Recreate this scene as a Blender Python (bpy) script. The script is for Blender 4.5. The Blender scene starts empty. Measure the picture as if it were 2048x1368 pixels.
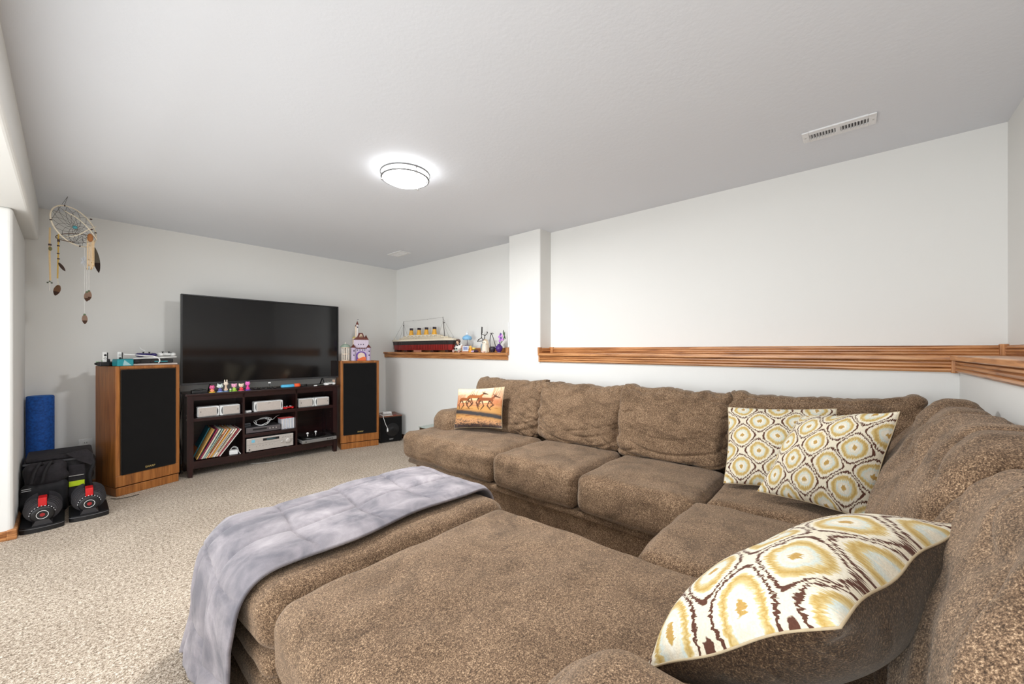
import bpy, bmesh, math, random
import numpy as np
from mathutils import Vector, Matrix, Euler
PI = math.pi
random.seed(4)
scene = bpy.context.scene
COL = scene.collection

# ------------------------------------------------------------------ camera
cam_d = bpy.data.cameras.new('camera'); cam = bpy.data.objects.new('camera', cam_d); COL.objects.link(cam)
cam.location = (0, 0, 1.2304); cam.rotation_euler = (PI/2, 0, -0.849)
cam_d.sensor_fit = 'HORIZONTAL'; cam_d.sensor_width = 36; cam_d.lens = 782/2048*36; cam_d.shift_y = 16/2048
cam_d.clip_start = 0.02
scene.camera = cam
# ------------------------------------------------------------------ world, lights, exposure
world = bpy.data.worlds.new('world'); scene.world = world; world.use_nodes = True
world.node_tree.nodes['Background'].inputs[0].default_value = (0.9, 0.95, 1.0, 1)
world.node_tree.nodes['Background'].inputs[1].default_value = 0.6
scene.view_settings.view_transform = 'Standard'; scene.view_settings.look = 'None'
scene.view_settings.gamma = 1.0; scene.view_settings.use_curve_mapping = False
scene.view_settings.exposure = 0.13
LAMP_EMIT = 17.0
def area(name, loc, rot, sx, sy, power, color):
    l = bpy.data.lights.new(name, 'AREA'); l.shape = 'RECTANGLE'; l.size = sx; l.size_y = sy
    l.energy = power; l.color = color
    o = bpy.data.objects.new(name, l); o.location = loc; o.rotation_euler = rot; COL.objects.link(o)
    return o
# daylight through the window of the adjoining room, and its glazed door
area('window_daylight', (-3.85, 1.4, 1.25), (0, -PI/2, 0), 1.7, 3.6, 130, (0.93, 0.97, 1.0))
area('door_daylight', (-2.0, -2.85, 1.2), (PI/2, 0, 0), 2.6, 2.0, 58, (0.93, 0.97, 1.0))
# added up-facing fill in the adjoining room, brightens the ceiling
area('ceiling_fill', (-1.9, 0.6, 0.25), (PI, 0, 0), 3.4, 4.6, 112, (0.90, 0.955, 1.0))
# added soft overhead fill for the near end of the room, out of frame
area('near_room_fill', (0.9, 0.9, 2.36), (0, 0, 0), 0.35, 0.35, 14, (0.97, 0.985, 1.0))

# ------------------------------------------------------------------ helpers
MW = {}
def empty(name, loc, rz=0, label=None, cat=None, group=None):
    o = bpy.data.objects.new(name, None); o.empty_display_size = 0.1; COL.objects.link(o)
    o.location = loc; o.rotation_euler = (0, 0, rz)
    MW[o.name] = Matrix.Translation(loc) @ Matrix.Rotation(rz, 4, 'Z')
    tag(o, label, cat, group); return o
def tag(o, label=None, cat=None, group=None, kind=None):
    if label: o['label'] = label
    if cat: o['category'] = cat
    if group: o['group'] = group
    if kind: o['kind'] = kind
    return o
def obj(name, bm, mat, parent=None, smooth=False, local=False, label=None, mod=None):
    """links bm as one mesh object; coordinates are world ones unless local"""
    if parent is not None and not local:
        bm.transform(MW[parent.name].inverted())
    me = bpy.data.meshes.new(name); bm.to_mesh(me); bm.free()
    mats = mat if isinstance(mat, (list, tuple)) else [mat]
    for m in mats: me.materials.append(m)
    if smooth:
        for p in me.polygons: p.use_smooth = True
    o = bpy.data.objects.new(name, me); COL.objects.link(o)
    if parent is not None: o.parent = parent; MW[o.name] = MW[parent.name]
    else: MW[o.name] = Matrix.Identity(4)
    if label: o['label'] = label
    return o
def recentre(o):
    """put a single-mesh thing's origin at its base"""
    co = np.array([v.co[:] for v in o.data.vertices]); mn, mx = co.min(0), co.max(0)
    c = Vector(((mn[0]+mx[0])/2, (mn[1]+mx[1])/2, mn[2])); o.data.transform(Matrix.Translation(-c)); o.location = c
    MW[o.name] = Matrix.Translation(c); return o
def copy_tree(o, parent=None):
    c = o.copy(); COL.objects.link(c); c.parent = parent
    MW[c.name] = MW[o.name]
    for ch in list(o.children): copy_tree(ch, c)
    return c
def NB(): return bmesh.new()
def xf(c=(0, 0, 0), rot=(0, 0, 0), s=(1, 1, 1)):
    return Matrix.Translation(c) @ Euler(rot).to_matrix().to_4x4() @ Matrix.Diagonal((*s, 1))
def setmat(faces, mi):
    for f in faces: f.material_index = mi
def box(bm, c, s, rot=(0, 0, 0), bev=0, mi=0, seg=2):
    r = bmesh.ops.create_cube(bm, size=1, matrix=xf(c, rot, s)); vs = r['verts']
    es = list({e for v in vs for e in v.link_edges}); fs = {f for v in vs for f in v.link_faces}
    if bev:
        r2 = bmesh.ops.bevel(bm, geom=es, offset=bev, segments=seg, profile=0.5, affect='EDGES')
        fs = {f for v in r2['verts'] for f in v.link_faces} | {f for f in fs if f.is_valid}
    setmat(fs, mi); return bm
def bx(bm, x0, x1, y0, y1, z0, z1, bev=0, mi=0, seg=2):
    return box(bm, ((x0+x1)/2, (y0+y1)/2, (z0+z1)/2), (abs(x1-x0), abs(y1-y0), abs(z1-z0)), bev=bev, mi=mi, seg=seg)
def cyl(bm, c, r, h, rot=(0, 0, 0), seg=24, r2=None, mi=0):
    """c = centre of the solid, axis local z"""
    g = bmesh.ops.create_cone(bm, cap_ends=True, segments=seg, radius1=r, radius2=r if r2 is None else r2, depth=h, matrix=xf(c, rot))
    setmat({f for v in g['verts'] for f in v.link_faces}, mi); return bm
def ball(bm, c, s, rot=(0, 0, 0), mi=0, u=16, v=10):
    g = bmesh.ops.create_uvsphere(bm, u_segments=u, v_segments=v, radius=1, matrix=xf(c, rot, s if hasattr(s, '__len__') else (s, s, s)))
    setmat({f for v_ in g['verts'] for f in v_.link_faces}, mi); return bm
def tube(bm, pts, r, seg=8, closed=False, mi=0, rads=None):
    pts = [Vector(p) for p in pts]; n = len(pts); rings = []
    prev = None
    for i, p in enumerate(pts):
        if closed: t = pts[(i+1) % n]-pts[i-1]
        else: t = pts[min(i+1, n-1)]-pts[max(i-1, 0)]
        t.normalize()
        if prev is None:
            a = Vector((0, 0, 1)) if abs(t.z) < 0.9 else Vector((1, 0, 0)); nrm = t.cross(a).normalized()
        else:
            nrm = (prev - t*prev.dot(t)).normalized()
        prev = nrm; b = t.cross(nrm); rr = rads[i] if rads else r
        rings.append([bm.verts.new(p + (nrm*math.cos(2*PI*k/seg)+b*math.sin(2*PI*k/seg))*rr) for k in range(seg)])
    fs = []
    for i in range(n if closed else n-1):
        A, B_ = rings[i], rings[(i+1) % n]
        for k in range(seg): fs.append(bm.faces.new((A[k], A[(k+1) % seg], B_[(k+1) % seg], B_[k])))
    if not closed: fs.append(bm.faces.new(rings[0][::-1])); fs.append(bm.faces.new(rings[-1]))
    setmat(fs, mi); return bm
def lathe(bm, prof, c=(0, 0, 0), seg=32, rot=(0, 0, 0), mi=0):
    M = xf(c, rot); rings = []
    for (r, z) in prof:
        if r < 1e-6: rings.append([bm.verts.new(M @ Vector((0, 0, z)))])
        else: rings.append([bm.verts.new(M @ Vector((r*math.cos(2*PI*k/seg), r*math.sin(2*PI*k/seg), z))) for k in range(seg)])
    fs = []
    for A, B_ in zip(rings, rings[1:]):
        for k in range(seg):
            k2 = (k+1) % seg
            if len(A) == 1 and len(B_) == 1: continue
            if len(A) == 1: fs.append(bm.faces.new((A[0], B_[k2], B_[k])))
            elif len(B_) == 1: fs.append(bm.faces.new((A[k], A[k2], B_[0])))
            else: fs.append(bm.faces.new((A[k], A[k2], B_[k2], B_[k])))
    setmat(fs, mi); return bm
def prism(bm, poly, axis, a, b, mi=0):
    """extrude a 2D polygon (the two other axes, in order) from a to b along axis"""
    def P(p, t):
        return {'x': (t, p[0], p[1]), 'y': (p[0], t, p[1]), 'z': (p[0], p[1], t)}[axis]
    A = [bm.verts.new(P(p, a)) for p in poly]; B_ = [bm.verts.new(P(p, b)) for p in poly]
    fs = [bm.faces.new(A), bm.faces.new(B_[::-1])]
    n = len(poly)
    for i in range(n): fs.append(bm.faces.new((A[i], B_[i], B_[(i+1) % n], A[(i+1) % n])))
    bmesh.ops.recalc_face_normals(bm, faces=fs); setmat(fs, mi); return bm
def spline(pts, n=8, closed=False):
    P = [np.array(p, float) for p in pts]; out = []; m = len(P)
    for i in range(m if closed else m-1):
        if closed: p0, p1, p2, p3 = P[i-1], P[i], P[(i+1) % m], P[(i+2) % m]
        else: p0, p1, p2, p3 = P[max(i-1, 0)], P[i], P[i+1], P[min(i+2, m-1)]
        for k in range(n):
            t = k/n
            out.append(tuple(0.5*((2*p1)+(-p0+p2)*t+(2*p0-5*p1+4*p2-p3)*t*t+(-p0+3*p1-3*p2+p3)*t**3)))
    if not closed: out.append(tuple(P[-1]))
    return out
# vectorised value noise
def vnoise(p, scale, seed=0):
    q = p*np.array(scale) + seed*17.31; i = np.floor(q).astype(np.int64); f = q-i; f = f*f*(3-2*f)
    def h(a):
        n = (a[:, 0]*73856093) ^ (a[:, 1]*19349663) ^ (a[:, 2]*83492791) ^ (seed*2654435)
        n = (n ^ (n >> 13))*1274126177 & 0x7fffffff; n = n ^ (n >> 16)
        return (n % 65536)/32768.0-1
    r = 0
    for dx in (0, 1):
        for dy in (0, 1):
            for dz in (0, 1):
                w = (f[:, 0] if dx else 1-f[:, 0])*(f[:, 1] if dy else 1-f[:, 1])*(f[:, 2] if dz else 1-f[:, 2])
                r = r + w*h(i+np.array([dx, dy, dz]))
    return r
def grid_mesh(nu, nv):
    idx = np.arange(nu*nv).reshape(nu, nv)
    return np.stack([idx[:-1, :-1], idx[1:, :-1], idx[1:, 1:], idx[:-1, 1:]], -1).reshape(-1, 4)
def mesh_obj(name, V, Fc, mat, parent=None, uv=None, label=None, colors=None):
    if parent is not None:
        M = np.array(MW[parent.name].inverted()); V = V @ M[:3, :3].T + M[:3, 3]
    me = bpy.data.meshes.new(name); me.from_pydata(V.tolist(), [], Fc.tolist() if hasattr(Fc, 'tolist') else Fc)
    me.materials.append(mat)
    me.polygons.foreach_set('use_smooth', np.ones(len(me.polygons), bool))
    if uv is not None:
        L = me.uv_layers.new(name='UVMap'); li = np.zeros(len(me.loops), np.int32); me.loops.foreach_get('vertex_index', li)
        L.data.foreach_set('uv', uv[li].astype(np.float32).ravel())
    if colors is not None:
        ca = me.color_attributes.new('print', 'FLOAT_COLOR', 'POINT')
        ca.data.foreach_set('color', np.concatenate([colors, np.ones((len(colors), 1))], 1).astype(np.float32).ravel())
    me.update()
    o = bpy.data.objects.new(name, me); COL.objects.link(o)
    if parent is not None: o.parent = parent; MW[o.name] = MW[parent.name]
    else: MW[o.name] = Matrix.Identity(4)
    if label: o['label'] = label
    return o
def rbox(h, r, n):
    """rounded box grid: returns verts, unit normals, faces"""
    h = np.array(h, float); t = np.linspace(-1, 1, n); t = np.sin(t*PI/2)*0.35+t*0.65
    bm = {}; V = []; F = []
    def vid(p):
        k = tuple(np.round(p, 5))
        if k not in bm: bm[k] = len(V); V.append(p)
        return bm[k]
    for ax in range(3):
        for sg in (-1, 1):
            ids = np.zeros((n, n), int)
            a, b = (ax+1) % 3, (ax+2) % 3
            for i in range(n):
                for j in range(n):
                    p = [0, 0, 0]; p[ax] = sg; p[a] = t[i]; p[b] = t[j]; ids[i, j] = vid(p)
            for i in range(n-1):
                for j in range(n-1):
                    q = [ids[i, j], ids[i+1, j], ids[i+1, j+1], ids[i, j+1]]
                    F.append(q if sg > 0 else q[::-1])
    P = np.array(V, float); q = P*h; inn = np.clip(q, -(h-r), h-r); d = q-inn
    l = np.linalg.norm(d, axis=1, keepdims=True); nn = d/np.maximum(l, 1e-9)
    return P, inn+nn*r, nn, F
def cushion(name, x0, x1, y0, y1, z0, z1, r, mat, parent, n=26, puff=0.02, rough=0.006, seed=1, lean=0, shape=None, label=None, wr=None):
    h = ((x1-x0)/2, (y1-y0)/2, (z1-z0)/2); P, V, N, F = rbox(h, min(r, min(h)*0.98), n)
    for ax in range(3):
        o = [i for i in range(3) if i != ax]
        w = (1-P[:, o[0]]**2)*(1-P[:, o[1]]**2)
        pf = puff[ax] if hasattr(puff, '__len__') else puff
        V[:, ax] += np.sign(P[:, ax])*(np.abs(P[:, ax]) > 0.98)*pf*np.maximum(w, 0)**0.6
    c = np.array([(x0+x1)/2, (y0+y1)/2, (z0+z1)/2])
    W = V+c
    dn = vnoise(W, (7, 7, 7), seed)*rough+vnoise(W, (17, 17, 17), seed+5)*rough*0.35
    V = V+N*dn[:, None]
    if wr: V = V+N*wr(P, W)[:, None]
    if shape: V = shape(P, V)
    V = V+c
    return mesh_obj(name, V, F, mat, parent, label=label)
def text(bm_parent, s, mat, loc, rot, size, depth=0.001, name='lettering', extrude_align='CENTER'):
    cu = bpy.data.curves.new(name, 'FONT'); cu.body = s; cu.size = size; cu.extrude = depth; cu.align_x = extrude_align
    cu.materials.append(mat)
    tmp = bpy.data.objects.new('tmp', cu); COL.objects.link(tmp)
    dg = bpy.context.evaluated_depsgraph_get(); me = bpy.data.meshes.new_from_object(tmp.evaluated_get(dg))
    bpy.data.objects.remove(tmp); bpy.data.curves.remove(cu)
    me.transform(xf(loc, rot)); me.name = name
    if not me.materials: me.materials.append(mat)
    o = bpy.data.objects.new(name, me); COL.objects.link(o); o.parent = bm_parent; MW[o.name] = MW[bm_parent.name]
    return o

# ------------------------------------------------------------------ materials
def srgb(r, g, b):
    f = lambda c: (c/255/12.92) if c/255 <= 0.04045 else ((c/255+0.055)/1.055)**2.4
    return (f(r), f(g), f(b), 1)
class Mat:
    def __init__(s, name, rough=0.6, spec=0.5, metal=0.0):
        s.m = bpy.data.materials.new(name); s.m.use_nodes = True; s.t = s.m.node_tree
        s.b = s.t.nodes['Principled BSDF']; s.b.inputs['Roughness'].default_value = rough
        s.b.inputs['Specular IOR Level'].default_value = spec; s.b.inputs['Metallic'].default_value = metal
        s.tc = None
    def N(s, kind, **kw):
        n = s.t.nodes.new(kind)
        for k, v in kw.items():
            if k in n.inputs: n.inputs[k].default_value = v
            else: setattr(n, k, v)
        return n
    def L(s, a, b): s.t.links.new(a, b)
    def coord(s, which='Object', scale=(1, 1, 1), rot=(0, 0, 0)):
        if s.tc is None: s.tc = s.N('ShaderNodeTexCoord')
        mp = s.N('ShaderNodeMapping'); mp.inputs['Scale'].default_value = scale; mp.inputs['Rotation'].default_value = rot
        s.L(s.tc.outputs[which], mp.inputs[0]); return mp.outputs[0]
    def noise(s, vec, scale, detail=2, rough=0.5, dist=0):
        n = s.N('ShaderNodeTexNoise'); n.inputs['Scale'].default_value = scale; n.inputs['Detail'].default_value = detail
        n.inputs['Roughness'].default_value = rough; n.inputs['Distortion'].default_value = dist; s.L(vec, n.inputs['Vector']); return n.outputs['Fac']
    def ramp(s, fac, stops, interp='LINEAR'):
        n = s.N('ShaderNodeValToRGB'); e = n.color_ramp.elements; n.color_ramp.interpolation = interp
        while len(e) < len(stops): e.new(0.5)
        for k, (p, c) in zip(e, stops): k.position = p; k.color = c
        s.L(fac, n.inputs[0]); return n.outputs[0]
    def mix(s, fac, a, b, mode='MIX'):
        n = s.N('ShaderNodeMix'); n.data_type = 'RGBA'; n.blend_type = mode
        for v, i in ((fac, 0), (a, 6), (b, 7)):
            if hasattr(v, 'is_linked') or hasattr(v, 'links'): s.L(v, n.inputs[i])
            else: n.inputs[i].default_value = v
        return n.outputs[2]
    def math(s, op, a, b=None):
        n = s.N('ShaderNodeMath'); n.operation = op
        for v, i in ((a, 0), (b, 1)):
            if v is None: continue
            if hasattr(v, 'links'): s.L(v, n.inputs[i])
            else: n.inputs[i].default_value = v
        return n.outputs[0]
    def color(s, v):
        if hasattr(v, 'links'): s.L(v, s.b.inputs['Base Color'])
        else: s.b.inputs['Base Color'].default_value = v
        return s
    def bump(s, h, strength=0.3, dist=0.002):
        n = s.N('ShaderNodeBump'); n.inputs['Strength'].default_value = strength; n.inputs['Distance'].default_value = dist
        s.L(h, n.inputs['Height']); s.L(n.outputs[0], s.b.inputs['Normal']); return s
    def sheen(s, w, r=0.4, tint=(1, 1, 1, 1)):
        s.b.inputs['Sheen Weight'].default_value = w; s.b.inputs['Sheen Roughness'].default_value = r; s.b.inputs['Sheen Tint'].default_value = tint; return s
def plain(name, rgb, rough=0.5, metal=0, spec=0.5, grain=0.06, emit=0):
    m = Mat(name, rough, spec, metal); c = srgb(*rgb)
    f = m.noise(m.coord(), 60, 3); d = tuple(min(1, x*(1-grain)) for x in c[:3])+(1,); l = tuple(min(1, x*(1+grain)) for x in c[:3])+(1,)
    m.color(m.ramp(f, [(0.3, d), (0.7, l)]))
    if emit: m.b.inputs['Emission Color'].default_value = c; m.b.inputs['Emission Strength'].default_value = emit
    return m.m
_pc = {}
def P(r, g, b, rough=0.45, metal=0):
    k = (r, g, b, rough, metal)
    if k not in _pc: _pc[k] = plain('paint_%d_%d_%d' % (r, g, b), (r, g, b), rough, metal)
    return _pc[k]
def wall_mat(name, rgb, bump=0.12, scale=90):
    m = Mat(name, 0.75, 0.25); v = m.coord(); f = m.noise(v, 1.3, 2); c = srgb(*rgb)
    m.color(m.ramp(f, [(0.3, tuple(x*0.985 for x in c[:3])+(1,)), (0.7, c)]))
    m.bump(m.noise(v, scale, 4, 0.6), bump, 0.002); return m.m
M_WALL = wall_mat('wall_paint', (226, 225, 221))
M_CEIL = wall_mat('ceiling_texture', (222, 225, 230), 0.5, 45)
def wood(name, axis, c1, c2, c3, rough=0.32, scale=1.0):
    m = Mat(name, rough, 0.5); s = {'x': (3, 60, 60), 'y': (60, 3, 60), 'z': (60, 60, 3)}[axis]
    v = m.coord('Object', tuple(k*scale for k in s)); f = m.noise(v, 1.0, 4, 0.6, 0.6)
    v2 = m.coord('Object', tuple(k*0.18*scale for k in s)); g = m.noise(v2, 1.0, 2, 0.5, 1.5)
    a = m.ramp(f, [(0.34, srgb(*c1)), (0.5, srgb(*c2)), (0.72, srgb(*c3))])
    b = m.ramp(g, [(0.3, (0.72, 0.68, 0.64, 1)), (0.6, (1, 1, 1, 1))])
    m.color(m.mix(0.8, a, b, 'MULTIPLY')); m.bump(f, 0.15, 0.0006); return m.m
OAK = ((136, 84, 46), (196, 136, 84), (222, 168, 116))
M_OAKY = wood('oak_trim_y', 'y', *OAK); M_OAKX = wood('oak_trim_x', 'x', *OAK); M_OAKZ = wood('oak_block', 'z', (150, 95, 50), (196, 136, 84), (222, 168, 116))
M_SPK = wood('speaker_veneer', 'z', (126, 76, 34), (158, 98, 46), (178, 116, 60), 0.35)
M_DARKW = wood('espresso_wood', 'x', (24, 9, 10), (38, 15, 15), (50, 22, 20), 0.3)
M_DARKWZ = wood('espresso_wood_upright', 'z', (24, 9, 10), (38, 15, 15), (50, 22, 20), 0.3)
# carpet
def carpet():
    m = Mat('carpet_loop', 0.95, 0.1); v = m.coord(); f = m.math('ADD', m.math('MULTIPLY', m.noise(v, 150, 3, 0.8), 0.7), m.math('MULTIPLY', m.noise(v, 60, 2, 0.6), 0.3)); g = m.noise(v, 2.2, 3, 0.6)
    vo = m.N('ShaderNodeTexVoronoi'); vo.inputs['Scale'].default_value = 150; m.L(v, vo.inputs['Vector'])
    a = m.ramp(f, [(0.37, srgb(84, 70, 56)), (0.455, srgb(158, 141, 122)), (0.53, srgb(204, 188, 169)), (0.62, srgb(246, 235, 220))])
    b = m.ramp(g, [(0.35, (0.86, 0.85, 0.84, 1)), (0.65, (1, 1, 1, 1))])
    m.color(m.mix(1.0, a, b, 'MULTIPLY'))
    h = m.math('ADD', m.math('MULTIPLY', vo.outputs['Distance'], -1.0), f); m.bump(h, 0.6, 0.004); m.sheen(0.1); return m.m
M_CARPET = carpet()
def chenille(name, cs, nap=0.42, scale=300, aniso=(1, 1, 1)):
    m = Mat(name, 0.85, 0.15); v = m.coord('Object', aniso); f = m.noise(v, scale, 3, 0.75); g = m.noise(m.coord('Object', (1, 1, 1.6)), 4.2, 5, 0.62, 1.4)
    f2 = m.noise(v, scale*0.38, 2, 0.6); f = m.math('ADD', m.math('MULTIPLY', f, 0.8), m.math('MULTIPLY', f2, 0.2))
    a = m.ramp(f, [(0.38, srgb(*cs[0])), (0.48, srgb(*cs[1])), (0.56, srgb(*cs[2])), (0.65, srgb(*cs[3]))])
    lo = 1-nap
    b = m.ramp(g, [(0.34, (lo, lo*0.97, lo*0.94, 1)), (0.50, (0.86, 0.85, 0.84, 1)), (0.64, (1.0, 1.0, 1.0, 1))])
    m.color(m.mix(1.0, a, b, 'MULTIPLY')); m.bump(f, 0.6, 0.003); m.sheen(0.25, 0.45, (0.9, 0.8, 0.68, 1)); return m.m
M_SOFA = chenille('brown_chenille', ((60, 45, 33), (110, 87, 67), (148, 121, 95), (208, 179, 146)))
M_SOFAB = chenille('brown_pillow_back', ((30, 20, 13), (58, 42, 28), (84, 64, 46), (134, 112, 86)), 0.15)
def plush():
    m = Mat('grey_plush', 0.9, 0.1); v = m.coord(); g = m.noise(v, 5.5, 4, 0.6, 0.5); f = m.noise(v, 300, 2)
    a = m.ramp(g, [(0.35, srgb(112, 109, 115)), (0.52, srgb(144, 138, 142)), (0.7, srgb(172, 165, 168))])
    m.color(m.mix(0.25, a, m.ramp(f, [(0.3, (0.6, 0.6, 0.6, 1)), (0.7, (1, 1, 1, 1))]), 'MULTIPLY')); m.bump(f, 0.4, 0.002); m.sheen(0.2, 0.35); return m.m
M_PLUSH = plush()
def ikat(name, su, sv):
    m = Mat(name, 0.8, 0.15)
    if m.tc is None: m.tc = m.N('ShaderNodeTexCoord')
    uv = m.tc.outputs['UV']
    mp = m.N('ShaderNodeMapping'); mp.inputs['Scale'].default_value = (160, 22, 1); m.L(uv, mp.inputs[0])
    nz = m.N('ShaderNodeTexNoise'); nz.inputs['Scale'].default_value = 1; nz.inputs['Detail'].default_value = 2; m.L(mp.outputs[0], nz.inputs['Vector'])
    nz2 = m.N('ShaderNodeTexNoise'); nz2.inputs['Scale'].default_value = 9; nz2.inputs['Detail'].default_value = 2; m.L(uv, nz2.inputs['Vector'])
    sp = m.N('ShaderNodeSeparateXYZ'); m.L(uv, sp.inputs[0])
    dv = m.math('MULTIPLY', m.math('SUBTRACT', nz.outputs['Fac'], 0.5), 0.17)
    du = m.math('MULTIPLY', m.math('SUBTRACT', nz2.outputs['Fac'], 0.5), 0.16)
    u = m.math('ADD', m.math('MULTIPLY', sp.outputs['X'], su), du)
    v = m.math('ADD', m.math('MULTIPLY', sp.outputs['Y'], sv), m.math('ADD', dv, m.math('MULTIPLY', du, 0.5)))
    cu = m.math('COSINE', m.math('MULTIPLY', u, 2*PI)); cv = m.math('COSINE', m.math('MULTIPLY', v, 2*PI))
    h = m.math('MULTIPLY', m.math('ABSOLUTE', m.math('ADD', cu, cv)), 0.5)
    cream, brown, gold, blue, mus = srgb(218, 208, 186), srgb(88, 56, 44), srgb(180, 148, 80), srgb(196, 206, 200), srgb(204, 184, 134)
    c = m.ramp(h, [(0.0, cream), (0.06, cream), (0.075, brown), (0.165, brown), (0.18, cream), (0.33, srgb(222, 215, 198)), (0.38, mus), (0.50, gold), (0.66, mus),
                   (0.74, blue), (0.88, cream), (0.955, srgb(224, 220, 206)), (0.972, gold), (1.0, srgb(180, 142, 82))])
    f = m.noise(m.coord(), 260, 2)
    m.color(m.mix(0.35, c, m.ramp(f, [(0.35, (0.7, 0.7, 0.7, 1)), (0.6, (1, 1, 1, 1))]), 'MULTIPLY'))
    m.bump(f, 0.4, 0.002); m.sheen(0.1); return m.m
M_IKAT = ikat('ikat_fabric', 3.0, 2.6)
M_IKATN = ikat('ikat_fabric_large', 2.6, 2.4)
def print_mat():
    m = Mat('printed_cotton', 0.7, 0.2); a = m.N('ShaderNodeAttribute'); a.attribute_name = 'print'; m.color(a.outputs['Color']); return m.m
M_PRINT = print_mat()
M_WHITE = plain('white_plastic', (232, 232, 230), 0.35); M_BLACK = plain('black_plastic', (18, 18, 20), 0.4)
M_CLOTHBLK = chenille('speaker_cloth', ((8, 8, 9), (14, 14, 15), (18, 18, 20), (26, 26, 28)), 0.05, 700)
M_NYLON = plain('black_nylon', (20, 18, 22), 0.75, grain=0.3); M_NYLON2 = plain('charcoal_fabric', (34, 30, 34), 0.85, grain=0.3)
M_VENT = plain('white_enamel', (228, 228, 228), 0.4); M_DARK = plain('dark_void', (60, 60, 62), 0.9)
M_NICKEL = plain('brushed_nickel', (190, 188, 184), 0.3, 1.0)
M_SILVER = plain('silver_plastic', (196, 190, 184), 0.35, 0.3); M_SILVERG = plain('silver_grille', (186, 176, 168), 0.7)
M_GOLD = plain('gold_print', (200, 176, 110), 0.4, 0.4); M_LETTER = plain('silver_print', (200, 200, 200), 0.4)
M_RED = plain('red_plastic', (196, 24, 28), 0.35); M_LIME = plain('lime_reflective', (196, 220, 30), 0.5)
M_TEAL = plain('teal_plastic', (34, 140, 150), 0.3); M_BLUEF = plain('blue_foam', (14, 74, 150), 0.8, grain=0.35)
M_DGREY = plain('graphite_plastic', (58, 56, 58), 0.4); M_IRON = plain('dark_iron_plate', (48, 46, 50), 0.45)
def screen_mat():
    m = Mat('tv_screen', 0.08, 0.5); m.color(srgb(16, 16, 18)); return m.m
M_SCREEN = screen_mat()

# ================================================================== SETTING
HC = 2.43; XU, XL = 3.264, 3.081; YT = 5.184; YU, YL = -0.598, -0.406
SILL = 1.2015
def struct(name, bm, m): return tag(obj(name, bm, m), kind='structure')
b = NB(); bx(b, -4.1, 3.5, -3.1, 5.4, -0.1, 0); struct('floor', b, M_CARPET)
b = NB(); bx(b, -4.1, 3.5, -3.1, 5.4, HC, HC+0.1); struct('ceiling', b, M_CEIL)
# right wall (behind the long side of the sofa): lower half stands forward as a ledge, a column runs full height
b = NB(); bx(b, XU, XU+0.15, -0.75, YT+0.15, 0, HC+0.05)
bx(b, XL, XU, YL-0.19, YT+0.01, 0, SILL-0.026)
rc = 0.014
pc = [(XU+0.01, 2.345)]+[(XL+rc-rc*math.sin(a), 2.345+rc-rc*math.cos(a)) for a in np.linspace(0, PI/2, 5)]+[(XL+rc-rc*math.cos(a), 2.760-rc+rc*math.sin(a)) for a in np.linspace(0, PI/2, 5)]+[(XU+0.01, 2.760)]
prism(b, pc, 'z', SILL-0.026, HC+0.02)
struct('wall_right', b, M_WALL)
b = NB(); bx(b, -0.4, XU+0.15, YT, YT+0.15, 0, HC+0.05); struct('wall_far', b, M_WALL)
# near wall with its own ledge
b = NB(); bx(b, -0.35, XU+0.1, YU-0.15, YU, 0, HC+0.05); bx(b, -0.35, XL+0.01, YU-0.01, YL, 0, SILL-0.026); struct('wall_near', b, M_WALL)
# block of wall at the left, full of the beam's height
b = NB(); bx(b, -4.1, -0.235, 4.12, YT+0.1, -0.05, 2.156, bev=0.022, seg=4); struct('wall_left', b, M_WALL)
b = NB(); bx(b, -0.95, -0.163, -0.65, YT+0.05, 2.155, HC+0.05, bev=0.02, seg=4); struct('ceiling_beam', b, M_WALL)
b = NB(); bx(b, -4.1, -0.94, -3.1, YT+0.1, 2.156, 2.2); struct('ceiling_beyond', b, M_CEIL)
# adjoining room, behind and to the left of the camera
b = NB()
bx(b, -4.15, -4.0, -3.1, -0.6, 0, 2.3); bx(b, -4.15, -4.0, 3.3, 4.2, 0, 2.3); bx(b, -4.15, -4.0, -0.6, 3.3, 0, 0.35); bx(b, -4.15, -4.0, -0.6, 3.3, 2.12, 2.3)
struct('wall_outer', b, M_WALL)
b = NB(); bx(b, -0.35, -0.22, -3.1, YU, 0, HC); struct('wall_side', b, M_WALL)
b = NB(); bx(b, -4.1, -3.35, -3.15, -3.0, 0, 2.3); bx(b, -0.65, -0.22, -3.15, -3.0, 0, 2.3); bx(b, -3.35, -0.65, -3.15, -3.0, 2.2, 2.3); struct('wall_back', b, M_WALL)
b = NB()
for y in (-0.6, 1.35, 3.3): bx(b, -4.12, -4.02, y-0.03, y+0.03, 0.35, 2.12)
for z in (0.35, 2.12): bx(b, -4.12, -4.02, -0.6, 3.3, z-0.03, z+0.03)
struct('window_1', b, M_WHITE)
# --- oak trim: fluted profile boards
def fluted(bm, axis, a, b_, wall, d, z0, z1, n=3, th=0.014):
    """moulding on a wall; wall = coordinate of the face, d = +-1 direction it sticks out"""
    H = z1-z0; prof = [(wall, z0), (wall+d*th*0.6, z0)]
    for k in range(n):
        za, zb = z0+H*(0.06+0.9*k/n), z0+H*(0.06+0.9*(k+1)/n)
        prof += [(wall+d*th*0.75, za), (wall+d*th, za+0.25*(zb-za)), (wall+d*th, zb-0.3*(zb-za)), (wall+d*th*0.5, zb-0.02*(zb-za))]
    prof += [(wall+d*th*0.6, z1), (wall, z1)]
    prism(bm, [(p[0], p[1]) for p in prof], axis, a, b_)
tn = [0]
def trim(bm, m):
    tn[0] += 1; return struct('trim_%d' % tn[0], bm, m)
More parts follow.
